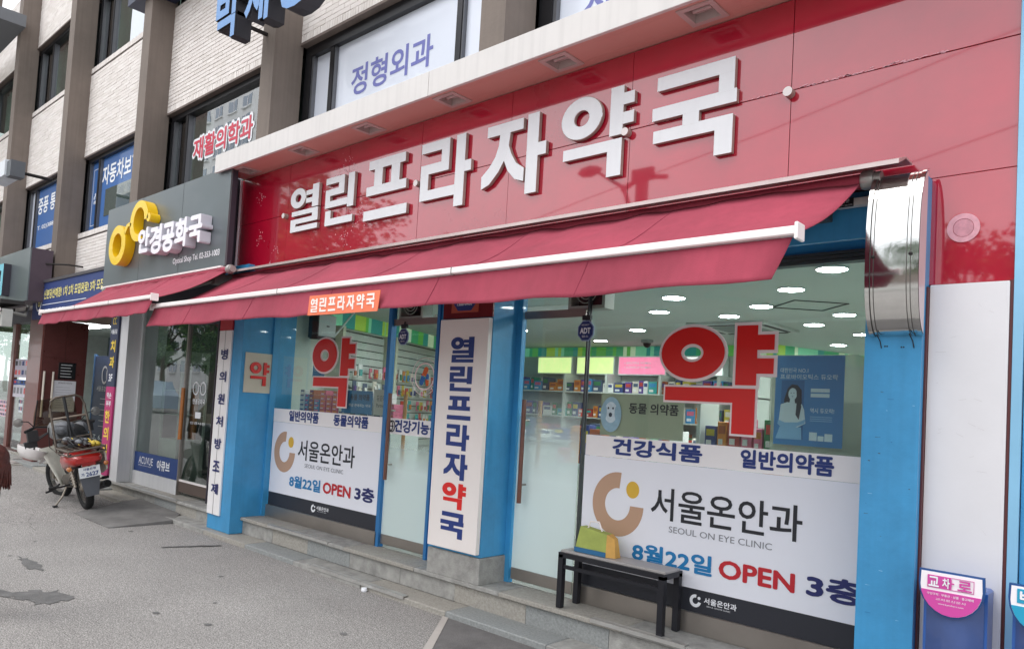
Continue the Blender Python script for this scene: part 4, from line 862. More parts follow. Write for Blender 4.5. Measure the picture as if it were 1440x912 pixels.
# wall speaker / air unit upper left
sp=thing('wall_speaker','white box speaker with dark sides hung high inside the left window','speaker',(-7.66,5.0,2.3))
MB().box(-7.74,-7.58,4.88,5.12,2.30,2.56,M('speaker_white','cfd8d8',.5),ch=.01).build('front_shell',sp); MB().box(-7.76,-7.57,4.86,4.879,2.285,2.57,fanb).box(-7.76,-7.57,4.88,5.12,2.27,2.299,fanb).build('side_shell',sp)
MB().box(-7.579,-7.577,4.99,5.03,2.42,2.435,fanb).build('badge',sp); MB().tube([(-7.6,5.12,2.32),(-7.6,5.42,2.69)],.012,lrim).build('wall_stay',sp)
# ================================================================== BENCH AND BAG
bn=thing('bench','dark metal bench with grey seat standing against the right window banner','bench',(-2.6,4.2,.224))
bkm=M('bench_black','26272d',.4,.3); seatm=M('bench_seat','a9a5a3',.5,var=.1)
for x in (-3.20,-2.40):
    for y in (4.14,4.33): MB().box(x-.02,x+.02,y-.02,y+.02,.226,.60,bkm,ch=.004).build('leg',bn)
MB().box(-3.22,-2.38,4.12,4.14,.575,.61,bkm).box(-3.22,-2.38,4.33,4.35,.575,.61,bkm).box(-3.22,-3.2,4.14,4.33,.575,.61,bkm).box(-2.40,-2.38,4.14,4.33,.575,.61,bkm).box(-3.18,-2.42,4.13,4.15,.50,.525,bkm).build('frame',bn)
MB().box(-3.215,-2.385,4.141,4.329,.60,.625,seatm,ch=.004).build('seat',bn)
bg_=thing('tote_bag','yellow green carrier bag with orange side standing on the bench end','bag',(-2.95,4.22,.625))
bgm=M('bag_green','a3b058',.6,var=.15,vs=8); bo=M('bag_orange','d0a050',.6,var=.15,vs=8); bb_=M('bag_blue','2b6a96',.6)
MB().add([(-3.12,4.17,.627),(-2.86,4.17,.627),(-2.86,4.29,.627),(-3.12,4.29,.627),(-3.10,4.20,.80),(-2.87,4.19,.775),(-2.87,4.26,.775),(-3.10,4.27,.80)],[(0,1,5,4),(2,3,7,6),(3,0,4,7),(4,5,6,7)],bgm).add([(-2.86,4.17,.627),(-2.80,4.2,.627),(-2.80,4.26,.627),(-2.86,4.29,.627),(-2.87,4.19,.775),(-2.82,4.21,.75),(-2.82,4.25,.75),(-2.87,4.26,.775)],[(0,1,5,4),(1,2,6,5),(2,3,7,6),(4,5,6,7)],bo).build('bag_body',bg_)
MB().box(-3.121,-2.859,4.166,4.169,.628,.66,bb_).build('blue_band',bg_)
mb=MB(); mb.tube([(-3.05,4.22,.79),(-3.03,4.22,.84),(-2.96,4.22,.845),(-2.93,4.22,.785)],.006,whb); mb.build('handle',bg_)
lit=tag(MB().lathe([(.02,0),(.026,.01),(.022,.03),(.01,.034)],whitep,c=(-5.02,3.84,.0)).build('paper_scrap'),'small crumpled white paper scrap lying by the kerb','litter')
# ================================================================== NEWSPAPER DISPENSERS
def disp(dx,c1,c2,word,label,lab2):
    d=thing('leaflet_dispenser',label,'dispenser',(-.75+dx,3.86,.1)); X=lambda v:v+dx
    bb=M('disp_blue','2a5fae',.35,coat=.5,var=.05); 
    MB().box(X(-.885),X(-.632),3.90,4.028,.12,.90,bb,ch=.01).build('body',d)
    mb=MB(); mb.grid(lambda u,v:(X(-.872+.228*u),3.895-.055*math.sin(math.pi*u),.50+.36*v),12,1,M('disp_clear','40588f' if dx==0 else 'c9d4d6',.12,var=.1,coat=.8)); mb.build('clear_pocket',d,smooth=True,recalc=False)
    def half(w,zt,zb,k=1):
        P=[(X(-.762+w),zt-.012*0),(X(-.762-w),zt)]
        P=[(X(-.762-w),zt),(X(-.762-w*1.02),zt-.06)]
        for i in range(1,12):
            a=math.pi*(1+i/12); P.append((X(-.762)+w*1.02*math.cos(a),zt-.06+ (zt-.06-zb)*math.sin(a)))
        P+=[(X(-.762+w*1.02),zt-.06),(X(-.762+w),zt)]; return P[::-1]
    MB().prism(half(.128,.972,.768),3.828,3.842,M('disp_rim','24508c' if dx==0 else '1f7fa8',.4)).build('header_rim',d)
    MB().prism(half(.119,.964,.777),3.823,3.8275,M('disp_white','fbf7fb',.4,var=0,coat=.4)).build('header_face',d)
    P=[(x,z) for x,z in half(.118,.964,.778) if z<.905]; P=[(X(-.762+.1185),.882)]+[q for q in P if q[1]<.882]+[(X(-.762-.1185),.882)]
    MB().prism(P,3.8195,3.8225,M(c1,c2,.4,var=0,coat=.4)).build('header_color',d)
    if dx==0:
        MB().box(X(-.855),X(-.762),3.8195,3.8225,.895,.95,MC[c1]).box(X(-.762),X(-.672),3.820,3.8222,.895,.897,MC[c1]).box(X(-.762),X(-.672),3.820,3.8222,.948,.95,MC[c1]).box(X(-.674),X(-.672),3.820,3.8222,.897,.948,MC[c1]).build('logo_block',d)
        text('교',X(-.850),X(-.808),.90,.945,3.818,whitep,d,offset=.025); text('차',X(-.795),X(-.765),.90,.945,3.817,whitep,d,offset=.025); text('로',X(-.735),X(-.68),.90,.945,3.818,MC[c1],d,offset=.025); text('ㅏ',X(-.765),X(-.748),.90,.945,3.818,MC[c1],d,offset=.025)
        text('구인구직 · 부동산 · 상품 · 중고매매',X(-.855),X(-.672),.862,.873,3.817,whitep,d,offset=.01); text('교차로신문사',X(-.82),X(-.70),.842,.852,3.817,whitep,d); text('www.kyocharo.com',X(-.81),X(-.71),.822,.832,3.817,whitep,d)
    else:
        MB().box(X(-.86),X(-.665),3.8195,3.8225,.895,.955,MC[c1],ch=.001).build('logo_block',d); text(word,X(-.85),X(-.68),.90,.95,3.818,whitep,d,offset=.05)
disp(0,'disp_pink','d64ba6','교차로','blue leaflet dispenser with pink and white header on the white board','')
disp(.345,'disp_cyan','1fa3c9','벼룩시장','leaflet dispenser with turquoise header cut off at the right edge','')
# ================================================================== OPTICAL SHOP
og=thing('optical_sign','dark grey sign board with yellow glasses and raised white letters 안경공화국','sign',(-9.5,3.8,2.95))
gm=M('sign_grey_panel','6b7478',.35,.3,var=.04,vs=1.5,coat=.2); gs=M('sign_grey_side','3b3742',.5,.2)
MB().box(-11.33,-7.725,3.75,3.77,2.95,4.045,gm).build('front_panel',og); MB().box(-11.33,-7.725,3.771,3.83,2.955,4.035,gs).build('box',og); MB().box(-11.3,-8.09,3.831,4.09,2.96,4.03,gs).build('rear_frame',og)
for x in (-10.1,-8.9): MB().box(x-.001,x+.001,3.7485,3.7499,2.951,4.044,gs).build('panel_joint',og)
ym=M('glasses_yellow','f9d312',.35,coat=.5,var=.03); yls=M('glasses_yellow_side','edbf0c',.4,var=.03)
Yf,Yb=3.62,3.745
mb=MB(); mb.ring(-10.54,3.44,.285,.265,.155,.158,Yf,Yb,ym,side=yls,n=40); mb.ring(-9.86,3.68,.285,.262,.17,.172,Yf,Yb,ym,side=yls,n=40,t0=0,t1=296); 
mb.prism([(-10.32,3.60),(-10.26,3.68),(-10.18,3.70),(-10.10,3.68),(-10.12,3.63),(-10.17,3.65),(-10.22,3.64),(-10.29,3.55)],Yf,Yb,ym,side=yls)
mb.prism([(-10.81,3.47),(-10.86,3.48),(-10.86,3.40),(-10.80,3.37)],Yf+.05,Yb,ym,side=yls).disc(-9.56,3.69,.055,.055,Yf,Yb,ym,side=yls); mb.build('glasses_emblem',og)
wl=M('opt_letter','f4f4fa',.4,var=.02,coat=.3); wls=M('opt_letter_side','d4d3dc',.45,var=.03)
ow=thing('x','x','x'); bpy.data.objects.remove(ow)
for ch,a,b,c,d in (('안',-9.83,-9.48,3.25,3.57),('경',-9.47,-9.12,3.20,3.56),('공',-9.10,-8.76,3.19,3.545),('화',-8.75,-8.40,3.21,3.555),('국',-8.39,-8.05,3.22,3.54)):
    text(ch,a-.0,b,c,d,3.62,wl,og,'letter',offset=.04,depth=.125,side=wls)
text('Optical Shop Tel. 02-353-1003',-9.05,-7.86,3.055,3.145,3.748,whitep,og,offset=.02)
osf=thing('optical_shopfront','white framed optical shop with a display window and glass door','shopfront',(-10,4.3,.2))
wp=M('white_pillar','d9dadc',.5,var=.03,vs=2,streak=.05); wgrey=M('white_frame','c9cccd',.5)
MB().box(-11.80,-11.24,4.105,4.66,.202,2.97,wp,ch=.006).build('pillar',osf)
MB().box(-11.24,-11.17,4.28,4.42,.202,2.97,wgrey).build('window_post',osf)
MB().box(-11.17,-9.70,4.29,4.36,.202,.385,wp).build('base_board',osf)
MB().box(-11.24,-8.15,4.28,4.46,2.70,2.97,gs).build('header',osf)
og_=glass('opt_glass','dde6e2',.13,0,1.5)
MB().box(-11.17,-9.705,4.315,4.323,.385,2.70,og_).build('window_pane',osf)
MB().box(-9.72,-9.69,4.29,4.35,.202,2.70,steel).build('door_post',osf)
od=MB().box(-9.69,-8.86,4.315,4.323,.40,2.42,og_).build('door',osf)
MB().box(-9.68,-8.87,4.30,4.335,.25,.385,M('brown_kick','5b4e47',.5)).box(-9.68,-8.87,4.30,4.335,.386,.41,whb).build('bottom_rail',od); MB().box(-9.69,-8.86,4.30,4.34,2.42,2.46,gs).build('top_rail',od)
wd=M('handle_orange_wood','b86f2d',.4,var=.15,vs=30,coat=.3)
for x,y,a,b in ((-9.63,4.25,.93,1.60),(-9.60,4.42,.93,1.56)): mb=MB(); mb.tube([(x,y,a),(x,y,b)],.025,wd,10); mb.build('handle',od,smooth=True)
mb=MB(); mb.ring(-9.405,1.60,.085,.085,.068,.068,4.309,4.312,whitep).ring(-9.205,1.60,.085,.085,.068,.068,4.309,4.312,whitep); mb.prism([(-9.34,1.63),(-9.305,1.65),(-9.27,1.63),(-9.27,1.615),(-9.305,1.635),(-9.34,1.615)],4.308,4.3085,whitep)
mb.build('glasses_decal',od)
text('안경공화국',-9.47,-9.13,1.40,1.47,4.311,whitep,od,offset=.02); MB().box(-9.37,-9.22,4.309,4.312,1.22,1.30,whitep,ch=.0).build('round_label',od); text('안경사랑',-9.50,-9.08,1.14,1.175,4.311,whitep,od)
MB().box(-8.86,-8.83,4.28,4.36,.202,2.70,gs).build('door_post',osf)
s=tag(MB().prism([(-8.825,.45),(-8.68,.45),(-8.68,2.2),(-8.825,2.2)],4.29,4.31,M('red_banner','b8323a',.5,var=.06)).build('red_banner'),'narrow red vertical banner beside the optical shop door','banner')
MB().prism([(-8.82,.9),(-8.69,1.05),(-8.69,1.07),(-8.82,.92)],4.286,4.289,whitep).prism([(-8.82,.62),(-8.69,.72),(-8.69,.735),(-8.82,.635)],4.286,4.289,whitep).prism([(-8.82,1.9),(-8.69,2.05),(-8.69,2.07),(-8.82,1.92)],4.286,4.289,whitep).ring(-8.75,1.65,.05,.09,.035,.07,4.286,4.289,whitep).box(-8.82,-8.70,4.286,4.289,1.25,1.38,M('lime_print','b6c94a',.5)).build('print',s)
MB().box(-8.66,-8.16,4.28,4.40,.202,2.97,wp).build('wall_strip',osf)
aq=tag(MB().box(-11.165,-9.71,4.300,4.306,.388,.655,M('acuvue_navy','22427f',.45,var=.03)).build('window_board'),'navy board lettered ACUVUE 아큐브 at the foot of the optical shop window','sign')
text('ACUVUE',-11.0,-10.52,.50,.60,4.298,whitep,aq); text('아큐브',-10.38,-9.97,.46,.60,4.298,whitep,aq,offset=.03); text('BRAND CONTACT LENSES',-11.0,-10.56,.47,.485,4.298,whitep,aq)
s=tag(MB().box(-8.135,-7.845,3.955,3.972,.215,2.27,M('vsign_white','eeecec',.5,var=.02),ch=.003).build('pillar_sign'),'narrow white sign with dark letters fixed on the left blue pillar','sign'); MB().box(-8.135,-7.845,3.955,3.972,2.272,2.42,M('vsign_red','b3202c',.5)).build('red_cap',s)
MB().box(-7.993,-7.989,3.951,3.9545,.216,2.269,M('fold_shadow','9c9a9a',.6)).build('fold_line',s)
zt=2.06
for ch in '병원의료기기할인매장'[:0]+'병의원처방조제': text(ch,-8.06,-7.90,zt-.12,zt,3.950,navy2,s,offset=.03); zt-=.25
# interior of optical shop
oi=thing('optical_interior','room of the optical shop behind the glass','room',(-10,6,.2),kind='structure')
MB().box(-11.8,-8.7,4.46,6.2,.19,.205,floorm).box(-11.8,-8.75,6.1,6.2,.2,2.8,M('opt_wall','5d6462',.8)).box(-11.8,-11.75,4.66,6.1,.2,2.8,MC['opt_wall']).box(-11.8,-8.7,4.46,6.2,2.78,2.82,MC['opt_wall']).box(-8.75,-8.7,4.46,6.2,.2,2.8,MC['opt_wall']).build('room_shell',oi)
cb=thing('display_cabinet','tall pale glass display cabinet in the optical shop window','cabinet',(-11.0,4.8,.2)); cbm=M('cabinet_white','c9cfc6',.5)
MB().box(-11.12,-10.52,4.6,5.0,.21,.85,cbm).box(-11.12,-10.52,4.6,5.0,1.95,2.12,cbm).build('carcass',cb)
for x in (-11.12,-10.55): 
    for y in (4.6,4.97): MB().box(x,x+.03,y,y+.03,.85,1.95,cbm).build('post',cb)
for z in (1.2,1.55): MB().box(-11.09,-10.55,4.63,4.97,z,z+.01,cbm).build('shelf_board',cb)
oc=thing('round_counter','grey counter with a rounded front inside the optical shop door','counter',(-9.3,5.4,.2)); mb=MB(); mb.lathe([(.34,.21),(.34,.95),(.36,.96),(.36,1.0)],M('oc_grey','8f938e',.5),c=(-9.3,5.5,0)); mb.build('body',oc,smooth=True)
ll=thing('ceiling_strip_light','white strip light in the optical shop ceiling','ceiling light',(-10,6,2.75)); MB().box(-10.9,-9.2,5.9,6.0,2.74,2.77,M('strip_emit','f4fbff',.5,var=0,emit=14)).build('tube',ll)
# wood handles etc done; tall banner on white pillar
tb=tag(MB().box(-11.82,-11.52,4.072,4.098,1.555,2.585,M('tb_navy','2a3350',.5,var=.04),ch=.003).build('pillar_banner'),'tall navy and magenta sign reading 치과 3F and 한의원 2F on the white pillar','sign')
MB().box(-11.82,-11.52,4.072,4.098,.262,1.554,M('tb_magenta','b52a6c',.5,var=.04)).build('lower_half',tb)
yb2=M('tb_yellow','f2d24a',.5,var=0); Yq=4.069
mb=MB(); mb.ring(-11.70,2.52,.045,.05,.033,.038,Yq,Yq+.002,yb2,t0=50,t1=310).ring(-11.63,2.52,.045,.05,.033,.038,Yq,Yq+.002,yb2,t0=50,t1=310); mb.build('logo',tb)
text('서울공감',-11.79,-11.55,2.33,2.40,Yq,whitep,tb,offset=.02); text('치',-11.76,-11.58,2.06,2.24,Yq,yb2,tb,offset=.03); text('과',-11.76,-11.58,1.83,2.0,Yq,yb2,tb,offset=.03); text('3F',-11.74,-11.60,1.63,1.74,Yq,whitep,tb,offset=.02)
text('약손',-11.76,-11.58,1.38,1.47,Yq,whitep,tb,offset=.02); text('부부',-11.76,-11.58,1.26,1.35,Yq,whitep,tb,offset=.02)
for k,ch in enumerate('한의원'): text(ch,-11.77,-11.58,1.02-.245*k,1.21-.245*k,Yq,yb2,tb,offset=.03)
mb=MB(); mb.disc(-11.67,.40,.07,.085,Yq,Yq+.002,whitep); mb.build('white_disc',tb); text('2F',-11.71,-11.63,.36,.44,Yq-.001,MC['tb_magenta'],tb,offset=.03)
# ================================================================== ENTRANCE AND LEFT SHOP
en=thing('stone_entrance','brown stone clad building entrance with plaques on its side wall','entrance',(-13.5,4.6,.1))
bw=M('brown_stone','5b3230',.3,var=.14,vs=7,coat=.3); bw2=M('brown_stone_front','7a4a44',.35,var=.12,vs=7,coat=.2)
zg=zroad(-15)
for k in range(4):
    z0=.02+k*.66; MB().box(-15.37,-14.81,4.0,4.03,z0+.002,z0+.658,bw2).build('cladding_slab',en)
for k in range(4):
    for j in range(2):
        z0=.02+k*.66; y0=4.03+j*.35; MB().box(-14.83,-14.80,y0+.002,y0+.348,z0+.002,z0+.658,bw).build('cladding_slab',en)
MB().box(-15.37,-14.835,4.035,4.73,.02,2.66,bw).build('pillar_core',en)
MB().box(-14.80,-11.8,4.05,9.5,2.67,2.72,M('wood_soffit','6b4a3a',.5,var=.15)).build('entry_ceiling',en)
MB().box(-17.9,-11.82,9.4,9.5,.2,2.9,M('entry_wall','cfd4d0',.7)).box(-22,-11.82,6.6,9.4,2.86,2.9,MC['entry_wall']).box(-22,-14.9,6.6,6.62,2.9,2.92,MC['entry_wall']).box(-22,-21.9,6.0,9.5,.2,2.9,MC['entry_wall']).box(-22,-17.9,9.4,9.5,.2,2.9,MC['entry_wall']).build('inner_wall',en)
MB().box(-22,-11.82,4.9,9.5,.19,.21,floorm).build('entry_floor',en)
for x,y in ((-16.6,6.2),(-17.6,7.4),(-15.2,6.0)):
    t=thing('fluorescent_tube','white fluorescent tube in the entrance ceiling, '+{-16.6:'middle one',-17.6:'farthest inside',-15.2:'nearest the door'}[x],'ceiling light',(x,y,2.6),group='fluorescent tubes in the entrance'); MB().box(x-.6,x+.6,y-.03,y+.03,2.60,2.63,M('tube_emit','fbfdff',.5,var=0,emit=30)).build('tube',t)
mb=MB()
mb.tube([(-14.2,5.6,1.05),(-12.0,5.2,1.12)],.02,ir).tube([(-14.2,5.6,.62),(-12.0,5.2,.68)],.02,ir); tag(mb.build('handrail'),'dark metal handrail crossing the entrance passage','handrail')
sb=tag(MB().box(-18.2,-17.1,6.0,6.04,.215,2.2,M('stand_banner','1d2a48',.5,var=.05)).box(-18.26,-18.2,5.99,6.05,.215,2.24,M('stand_edge','3c5f86',.5)).box(-17.1,-17.04,5.99,6.05,.215,2.24,MC['stand_edge']).build('standing_banner'),'navy standing banner with linked rings inside the entrance','banner')
sl=M('stand_print','b9b4b2',.5,var=0)
mb=MB(); mb.ring(-17.55,1.78,.17,.20,.13,.16,5.992,5.997,sl,t0=50,t1=310).ring(-17.28,1.78,.17,.20,.13,.16,5.992,5.997,sl,t0=50,t1=310); mb.build('logo',sb); text('서울공감치과',-17.95,-17.13,1.42,1.53,5.99,sl,sb,offset=.01); text('T. 6..',-17.95,-17.4,.36,.46,5.99,whitep,sb)
for k in range(6): MB().box(-17.7,-17.25,5.993,5.997,1.25-.12*k,1.262-.12*k,sl).build('print_line',sb)
pq=tag(MB().box(-14.797,-14.78,4.29,4.56,1.63,1.925,M('plaque_black','191a1e',.3,coat=.5)).build('floor_plaque'),'black floor directory plaque on the brown stone wall','plaque')
for k in range(5): MB().box(-14.779,-14.776,4.32,4.50-.02*(k%2),1.67+.052*k,1.678+.052*k,whitep).build('print_line',pq)
nt_=tag(MB().box(-14.797,-14.785,4.235,4.585,1.05,1.60,M('paper_white','d3d4db',.7,var=.03)).build('notice_sheet'),'large white notice sheet taped below the black plaque','notice')
text('엘리베이터 이용 안내',4.30,4.52,1.545,1.575,-14.783,black,nt_,face='+x')
for k in range(9): MB().box(-14.784,-14.782,4.27,4.55-.03*(k%3),1.12+.045*k,1.125+.045*k,greyp).build('print_line',nt_)
for y in (4.04,4.12):
    pass
hp=thing('tall_pull_handles','pair of long pale vertical pull handles beside the brown entrance wall','door handle',(-14.75,4.1,.8))
for k,y in enumerate((4.06,4.20)): mb=MB(); mb.tube([(-14.74,y,.95),(-14.74,y,1.75)],.017,M('pale_handle','d8cfc2',.4)); mb.build('handle',hp,smooth=True)
# blue banner above the entrance
bb=thing('blue_sign_banner','long navy banner sign with yellow letters and an oval emblem above the entrance','sign',(-13.3,3.95,2.68))
MB().box(-15.33,-11.35,3.95,4.10,2.66,3.28,M('bb_navy','2c3f78',.5,var=.05,vs=2)).build('board',bb); MB().box(-15.33,-11.35,3.93,4.10,3.281,3.33,M('bb_edge','4d4a4e',.5)).build('top_edge',bb)
yb3=M('bb_yellow','e8dc8a',.5,var=0)
text('신분당선예정! 1차 2차 모집완료! 3차 모집',-14.72,-11.9,2.99,3.16,3.947,yb3,bb,offset=.025)
MB().box(-14.75,-12.6,3.945,3.949,2.89,2.9,whitep).build('rule',bb); text('편리한 안내 문의',-14.75,-13.6,2.74,2.82,3.947,whitep,bb)
mb=MB(); mb.ring(-14.97,2.99,.16,.20,.135,.175,3.944,3.948,whitep,t0=100,t1=350).ring(-14.97,2.99,.16,.20,.135,.175,3.944,3.948,whitep,t0=20,t1=90); mb.build('emblem',bb); text('경',-15.05,-14.89,2.87,3.10,3.947,yb3,bb,offset=.03)
# left grey sign
lg_=thing('left_grey_sign','grey sign box with a cyan raised letter at the left edge','sign',(-16.5,3.8,2.94))
MB().box(-19.5,-14.76,3.70,3.72,2.945,3.87,gm).build('front_panel',lg_); MB().box(-19.5,-14.76,3.721,4.05,2.95,3.865,M('purple_side','4d3f4a',.5,var=.1)).build('box',lg_)
cyn=M('letter_cyan','7cd0e2',.4,var=.03,coat=.3)
mb=MB(); P=[(-16.9,3.66),(-15.86,3.66),(-15.86,3.08),(-16.0,3.08),(-16.0,3.54),(-16.9,3.54)]; mb.prism(P,3.58,3.70,cyn,side=gs); mb.prism([(-16.4,3.30),(-16.1,3.30),(-16.1,3.36),(-16.4,3.36)],3.62,3.70,M('letter_pale','c9d3cf',.4),side=gs); mb.build('letter',lg_)
fl=thing('flood_light_box','white and grey flood light box sticking out at the left edge','lamp',(-15.6,3.6,5.2))
MB().box(-16.3,-15.35,3.35,3.6,5.14,5.42,M('flood_white','d8dde2',.4)).build('front_case',fl); MB().box(-15.35,-15.1,3.38,3.6,5.10,5.38,M('flood_grey','5d6166',.5)).build('rear_case',fl); MB().tube([(-15.6,3.6,5.3),(-15.6,4.15,5.3)],.03,ir).build('arm',fl)
# folded dark awning of the left shop
fa=thing('folded_awning','folded dark awning with pale front bar over the left shop','awning',(-16,3.6,2.8))
MB().box(-19,-14.85,3.35,3.70,2.86,2.93,M('fold_dark','33302f',.7)).build('cassette',fa); MB().box(-19,-14.0,3.12,3.17,2.66,2.71,whb).build('front_bar',fa)
mb=MB(); mb.grid(lambda u,v:(-19+4.9*u,3.17+.5*v,2.70+.16*v),6,1,M('fabric_dark','5b5957',.8)); mb.build('fabric',fa,recalc=False)
mb=MB(); mb.tube([(-14.1,3.15,2.68),(-13.95,3.5,2.62),(-14.8,3.75,2.85)],.025,am_:=M('arm_grey','6d6c69',.5,.5)).tube([(-18,3.4,2.45),(-14.2,3.3,2.6)],.03,am_).box(-14.12,-14.0,3.2,3.34,2.42,2.70,M('arm_pale','b9b9b4',.5)); mb.build('folding_arm',fa)
lsf=thing('left_shopfront','brown framed shop window with posters at the left edge','shopfront',(-17,4.4,.1))
MB().box(-15.95,-15.37,4.1,4.5,.05,2.9,bw2).build('pillar',lsf); MB().box(-18.15,-17.95,4.36,4.46,.1,2.9,bw2).build('post',lsf); MB().box(-22,-15.95,4.3,4.5,2.72,2.95,gs).build('header',lsf)
MB().box(-17.95,-15.95,4.40,4.41,.18,2.72,og_).build('window_pane',lsf); MB().box(-22,-18.15,4.40,4.41,.18,2.72,og_).build('window_pane',lsf)
MB().box(-22,-15.95,4.36,4.46,.05,.18,bw).build('sill',lsf)
MB().box(-22,-15.4,7.5,7.55,.1,2.9,M('ls_wall','6f7a7c',.8)).box(-22,-15.4,4.5,7.5,.09,.12,M('ls_floor','9b9691',.5)).box(-22,-15.4,4.5,7.5,2.85,2.9,MC['entry_wall']).build('room_shell',lsf)
t=thing('fluorescent_tube','white strip light inside the left shop','ceiling light',(-17,5.6,2.8),group=None); MB().box(-18.5,-16.5,5.6,5.66,2.76,2.80,MC['tube_emit']).build('tube',t)
rr=random.Random(3)
def sheet(x0,x1,z0,z1,c,label,rows,y=4.395):
    s=tag(MB().box(x0,x1,y-.003,y,z0,z1,M('sheet_'+c,c,.6,var=.05)).build('window_poster'),label,'poster')
    for k in range(rows): 
        zz_=z0+(z1-z0)*(k+.3)/rows; n=5
        for q in range(n): 
            a=x0+(x1-x0)*(q+.15)/n; MB().box(a,a+(x1-x0)*.12,y-.006,y-.0035,zz_,zz_+(z1-z0)*.5/rows,(black,redp,navy,greyp)[rr.randrange(4)]).build('print_mark',s)
sheet(-17.9,-16.75,1.62,1.99,'c9c3d2','lilac poster of portraits high in the left shop window',2)
sheet(-17.9,-16.72,1.22,1.46,'dcd9e4','white poster strip of figures in the left shop window',1); sheet(-17.9,-16.72,1.47,1.57,'3b5fa6','blue headline strip above the white poster in the left shop window',1)
sheet(-18.9,-18.25,.78,1.12,'e3c4cf','pink price list at the left edge of the shop window',4); sheet(-17.42,-17.15,.92,1.2,'e6eef2','small white label hanging in the left shop window',2)
# brick-tiled forecourt at the far left
fcm=[M('paver_a','b3aca8',.85,var=.15,vs=20),M('paver_b','9b9490',.85,var=.15,vs=20)]
fc_=thing('paved_forecourt','small pale block paving in front of the left shop','paving',(-17,3.9,.1),kind='structure')
mb=MB(); y=2.6
for j in range(14):
    for k in range(28):
        x=-20.5+k*.2+(j%2)*.1; mb.box(x+.004,x+.196,2.95+j*.1,2.95+j*.1+.094,.05,.143+.002*((j*k)%3),fcm[(j+k*3)%2])
mb.build('paving_block',fc_)['kind']='stuff'
MB().box(-20.6,-14.9,2.8,2.94,.02,.15,gran).box(-14.88,-14.72,2.8,4.3,.02,.13,gran2).build('edge_kerb',fc_)
# ================================================================== DELIVERY MOTORCYCLE (local axes: x forward, y left, z up)
mo=thing('delivery_motorcycle','red and white step-through delivery motorcycle with tall metal rear rack parked by the kerb','motorcycle',(-10.16,3.40,.018))
mo.rotation_euler=(rad(-12),0,rad(175))
rub=M('tyre_rubber','1c1c1d',.85,var=.15,bump=.3,bs=80); rimm=M('wheel_rim','b9b7b2',.3,.9,var=.1); blk=M('bike_black','202124',.5,var=.2,vs=20); bred=M('bike_red','b51f1b',.3,coat=.6,var=.2,vs=14); bwh=M('bike_white','d6d4c8',.4,coat=.3,var=.14,vs=9); rst=M('rack_steel','6d645b',.5,.7,var=.25,vs=30); sil=M('bike_silver','a39b8f',.4,.7,var=.15)
def wheel(cx,cyy,yaw=0):
    w=thing('wheel',None,None,(cx,cyy,.285)); w.parent=mo; w.rotation_euler=(0,0,yaw)
    prof=[(.205,-.03),(.23,-.045),(.262,-.045),(.28,-.03),(.286,0),(.28,.03),(.262,.045),(.23,.045),(.205,.03)]
    mb=MB(); n=32; k=len(prof); vs=[(r*math.cos(2*math.pi*j/n),h,r*math.sin(2*math.pi*j/n)) for r,h in prof for j in range(n)]
    mb.add(vs,[(i*n+j,i*n+(j+1)%n,((i+1)%k)*n+(j+1)%n,((i+1)%k)*n+j) for i in range(k) for j in range(n)],rub); mb.build('tyre',w,smooth=True,local=True)
    mb=MB(); mb.ring(0,0,.207,.207,.185,.185,-.022,.022,rimm,'y'); mb.build('rim',w,local=True)
    mb=MB(); 
    for j in range(18):
        a=2*math.pi*j/18; s=.02*(1 if j%2 else -1); mb.tube([(.03*math.cos(a+.5),s,.03*math.sin(a+.5)),(.188*math.cos(a),0,.188*math.sin(a))],.002,rimm,4)
    mb.build('spokes',w,local=True); mb=MB(); mb.lathe([(.035,-.05),(.055,-.03),(.055,.03),(.035,.05)],sil,axis='y'); mb.build('hub',w,smooth=True,local=True)
wheel(0,0); wheel(1.2,.03,rad(16))
B=lambda mb,name,**k: mb.build(name,mo,local=True,**k)
mb=MB(); mb.tube([(0,.075,.285),(.45,.07,.32)],.02,blk).tube([(0,-.075,.285),(.45,-.07,.32)],.02,blk).tube([(.45,0,.35),(.8,0,.4),(1.0,0,.78),(1.02,0,.95)],.035,blk).tube([(.35,0,.35),(.2,0,.65),(-.2,0,.7)],.025,blk); B(mb,'frame',smooth=True)
for s in (-1,1):
    mb=MB(); mb.tube([(-.02,s*.10,.30),(.10,s*.11,.62)],.018,sil)
    pts=[(-.015+.11*k/30,s*.10+s*.01*k/30,.33+.25*k/30) for k in range(31)]
    mb.tube([(p[0]+.028*math.cos(k*1.6),p[1]+.028*math.sin(k*1.6),p[2]) for k,p in enumerate(pts)],.006,sil,5); B(mb,'shock_absorber',smooth=True)
mb=MB(); mb.grid(lambda u,v:(.30*math.cos(rad(60+110*u))*1.03,(v-.5)*.13,.285+.32*math.sin(rad(60+110*u))),12,2,blk); B(mb,'rear_fender',solid=.006,recalc=False)
mb=MB(); mb.prism([(-.07,.22),(.07,.22),(.085,.30),(.11,.46),(-.11,.46),(-.085,.30)],-.385,-.37,M('mudflap','55585e',.6,var=.1),'x'); o=B(mb,'mudflap')
pl_=M('plate_white','e6e9ea',.4,var=.02); ptx=M('plate_blue','26407c',.5,var=0)
mb=MB(); mb.box(-.412,-.405,-.115,.115,.455,.585,pl_); plt=B(mb,'number_plate')
def mtext(body,y0,y1,z0,z1,xx,mat,off):
    vs,fs,nz=textmesh(body,off,0); a0=min(v[0] for v in vs);a1=max(v[0] for v in vs);b0=min(v[1] for v in vs);b1=max(v[1] for v in vs)
    m_=MB(); m_.add([(xx,y1-(v[0]-a0)/(a1-a0)*(y1-y0),z0+(v[1]-b0)/(b1-b0)*(z1-z0)) for v in vs],fs,mat); m_.build('lettering',plt,local=True,recalc=False)
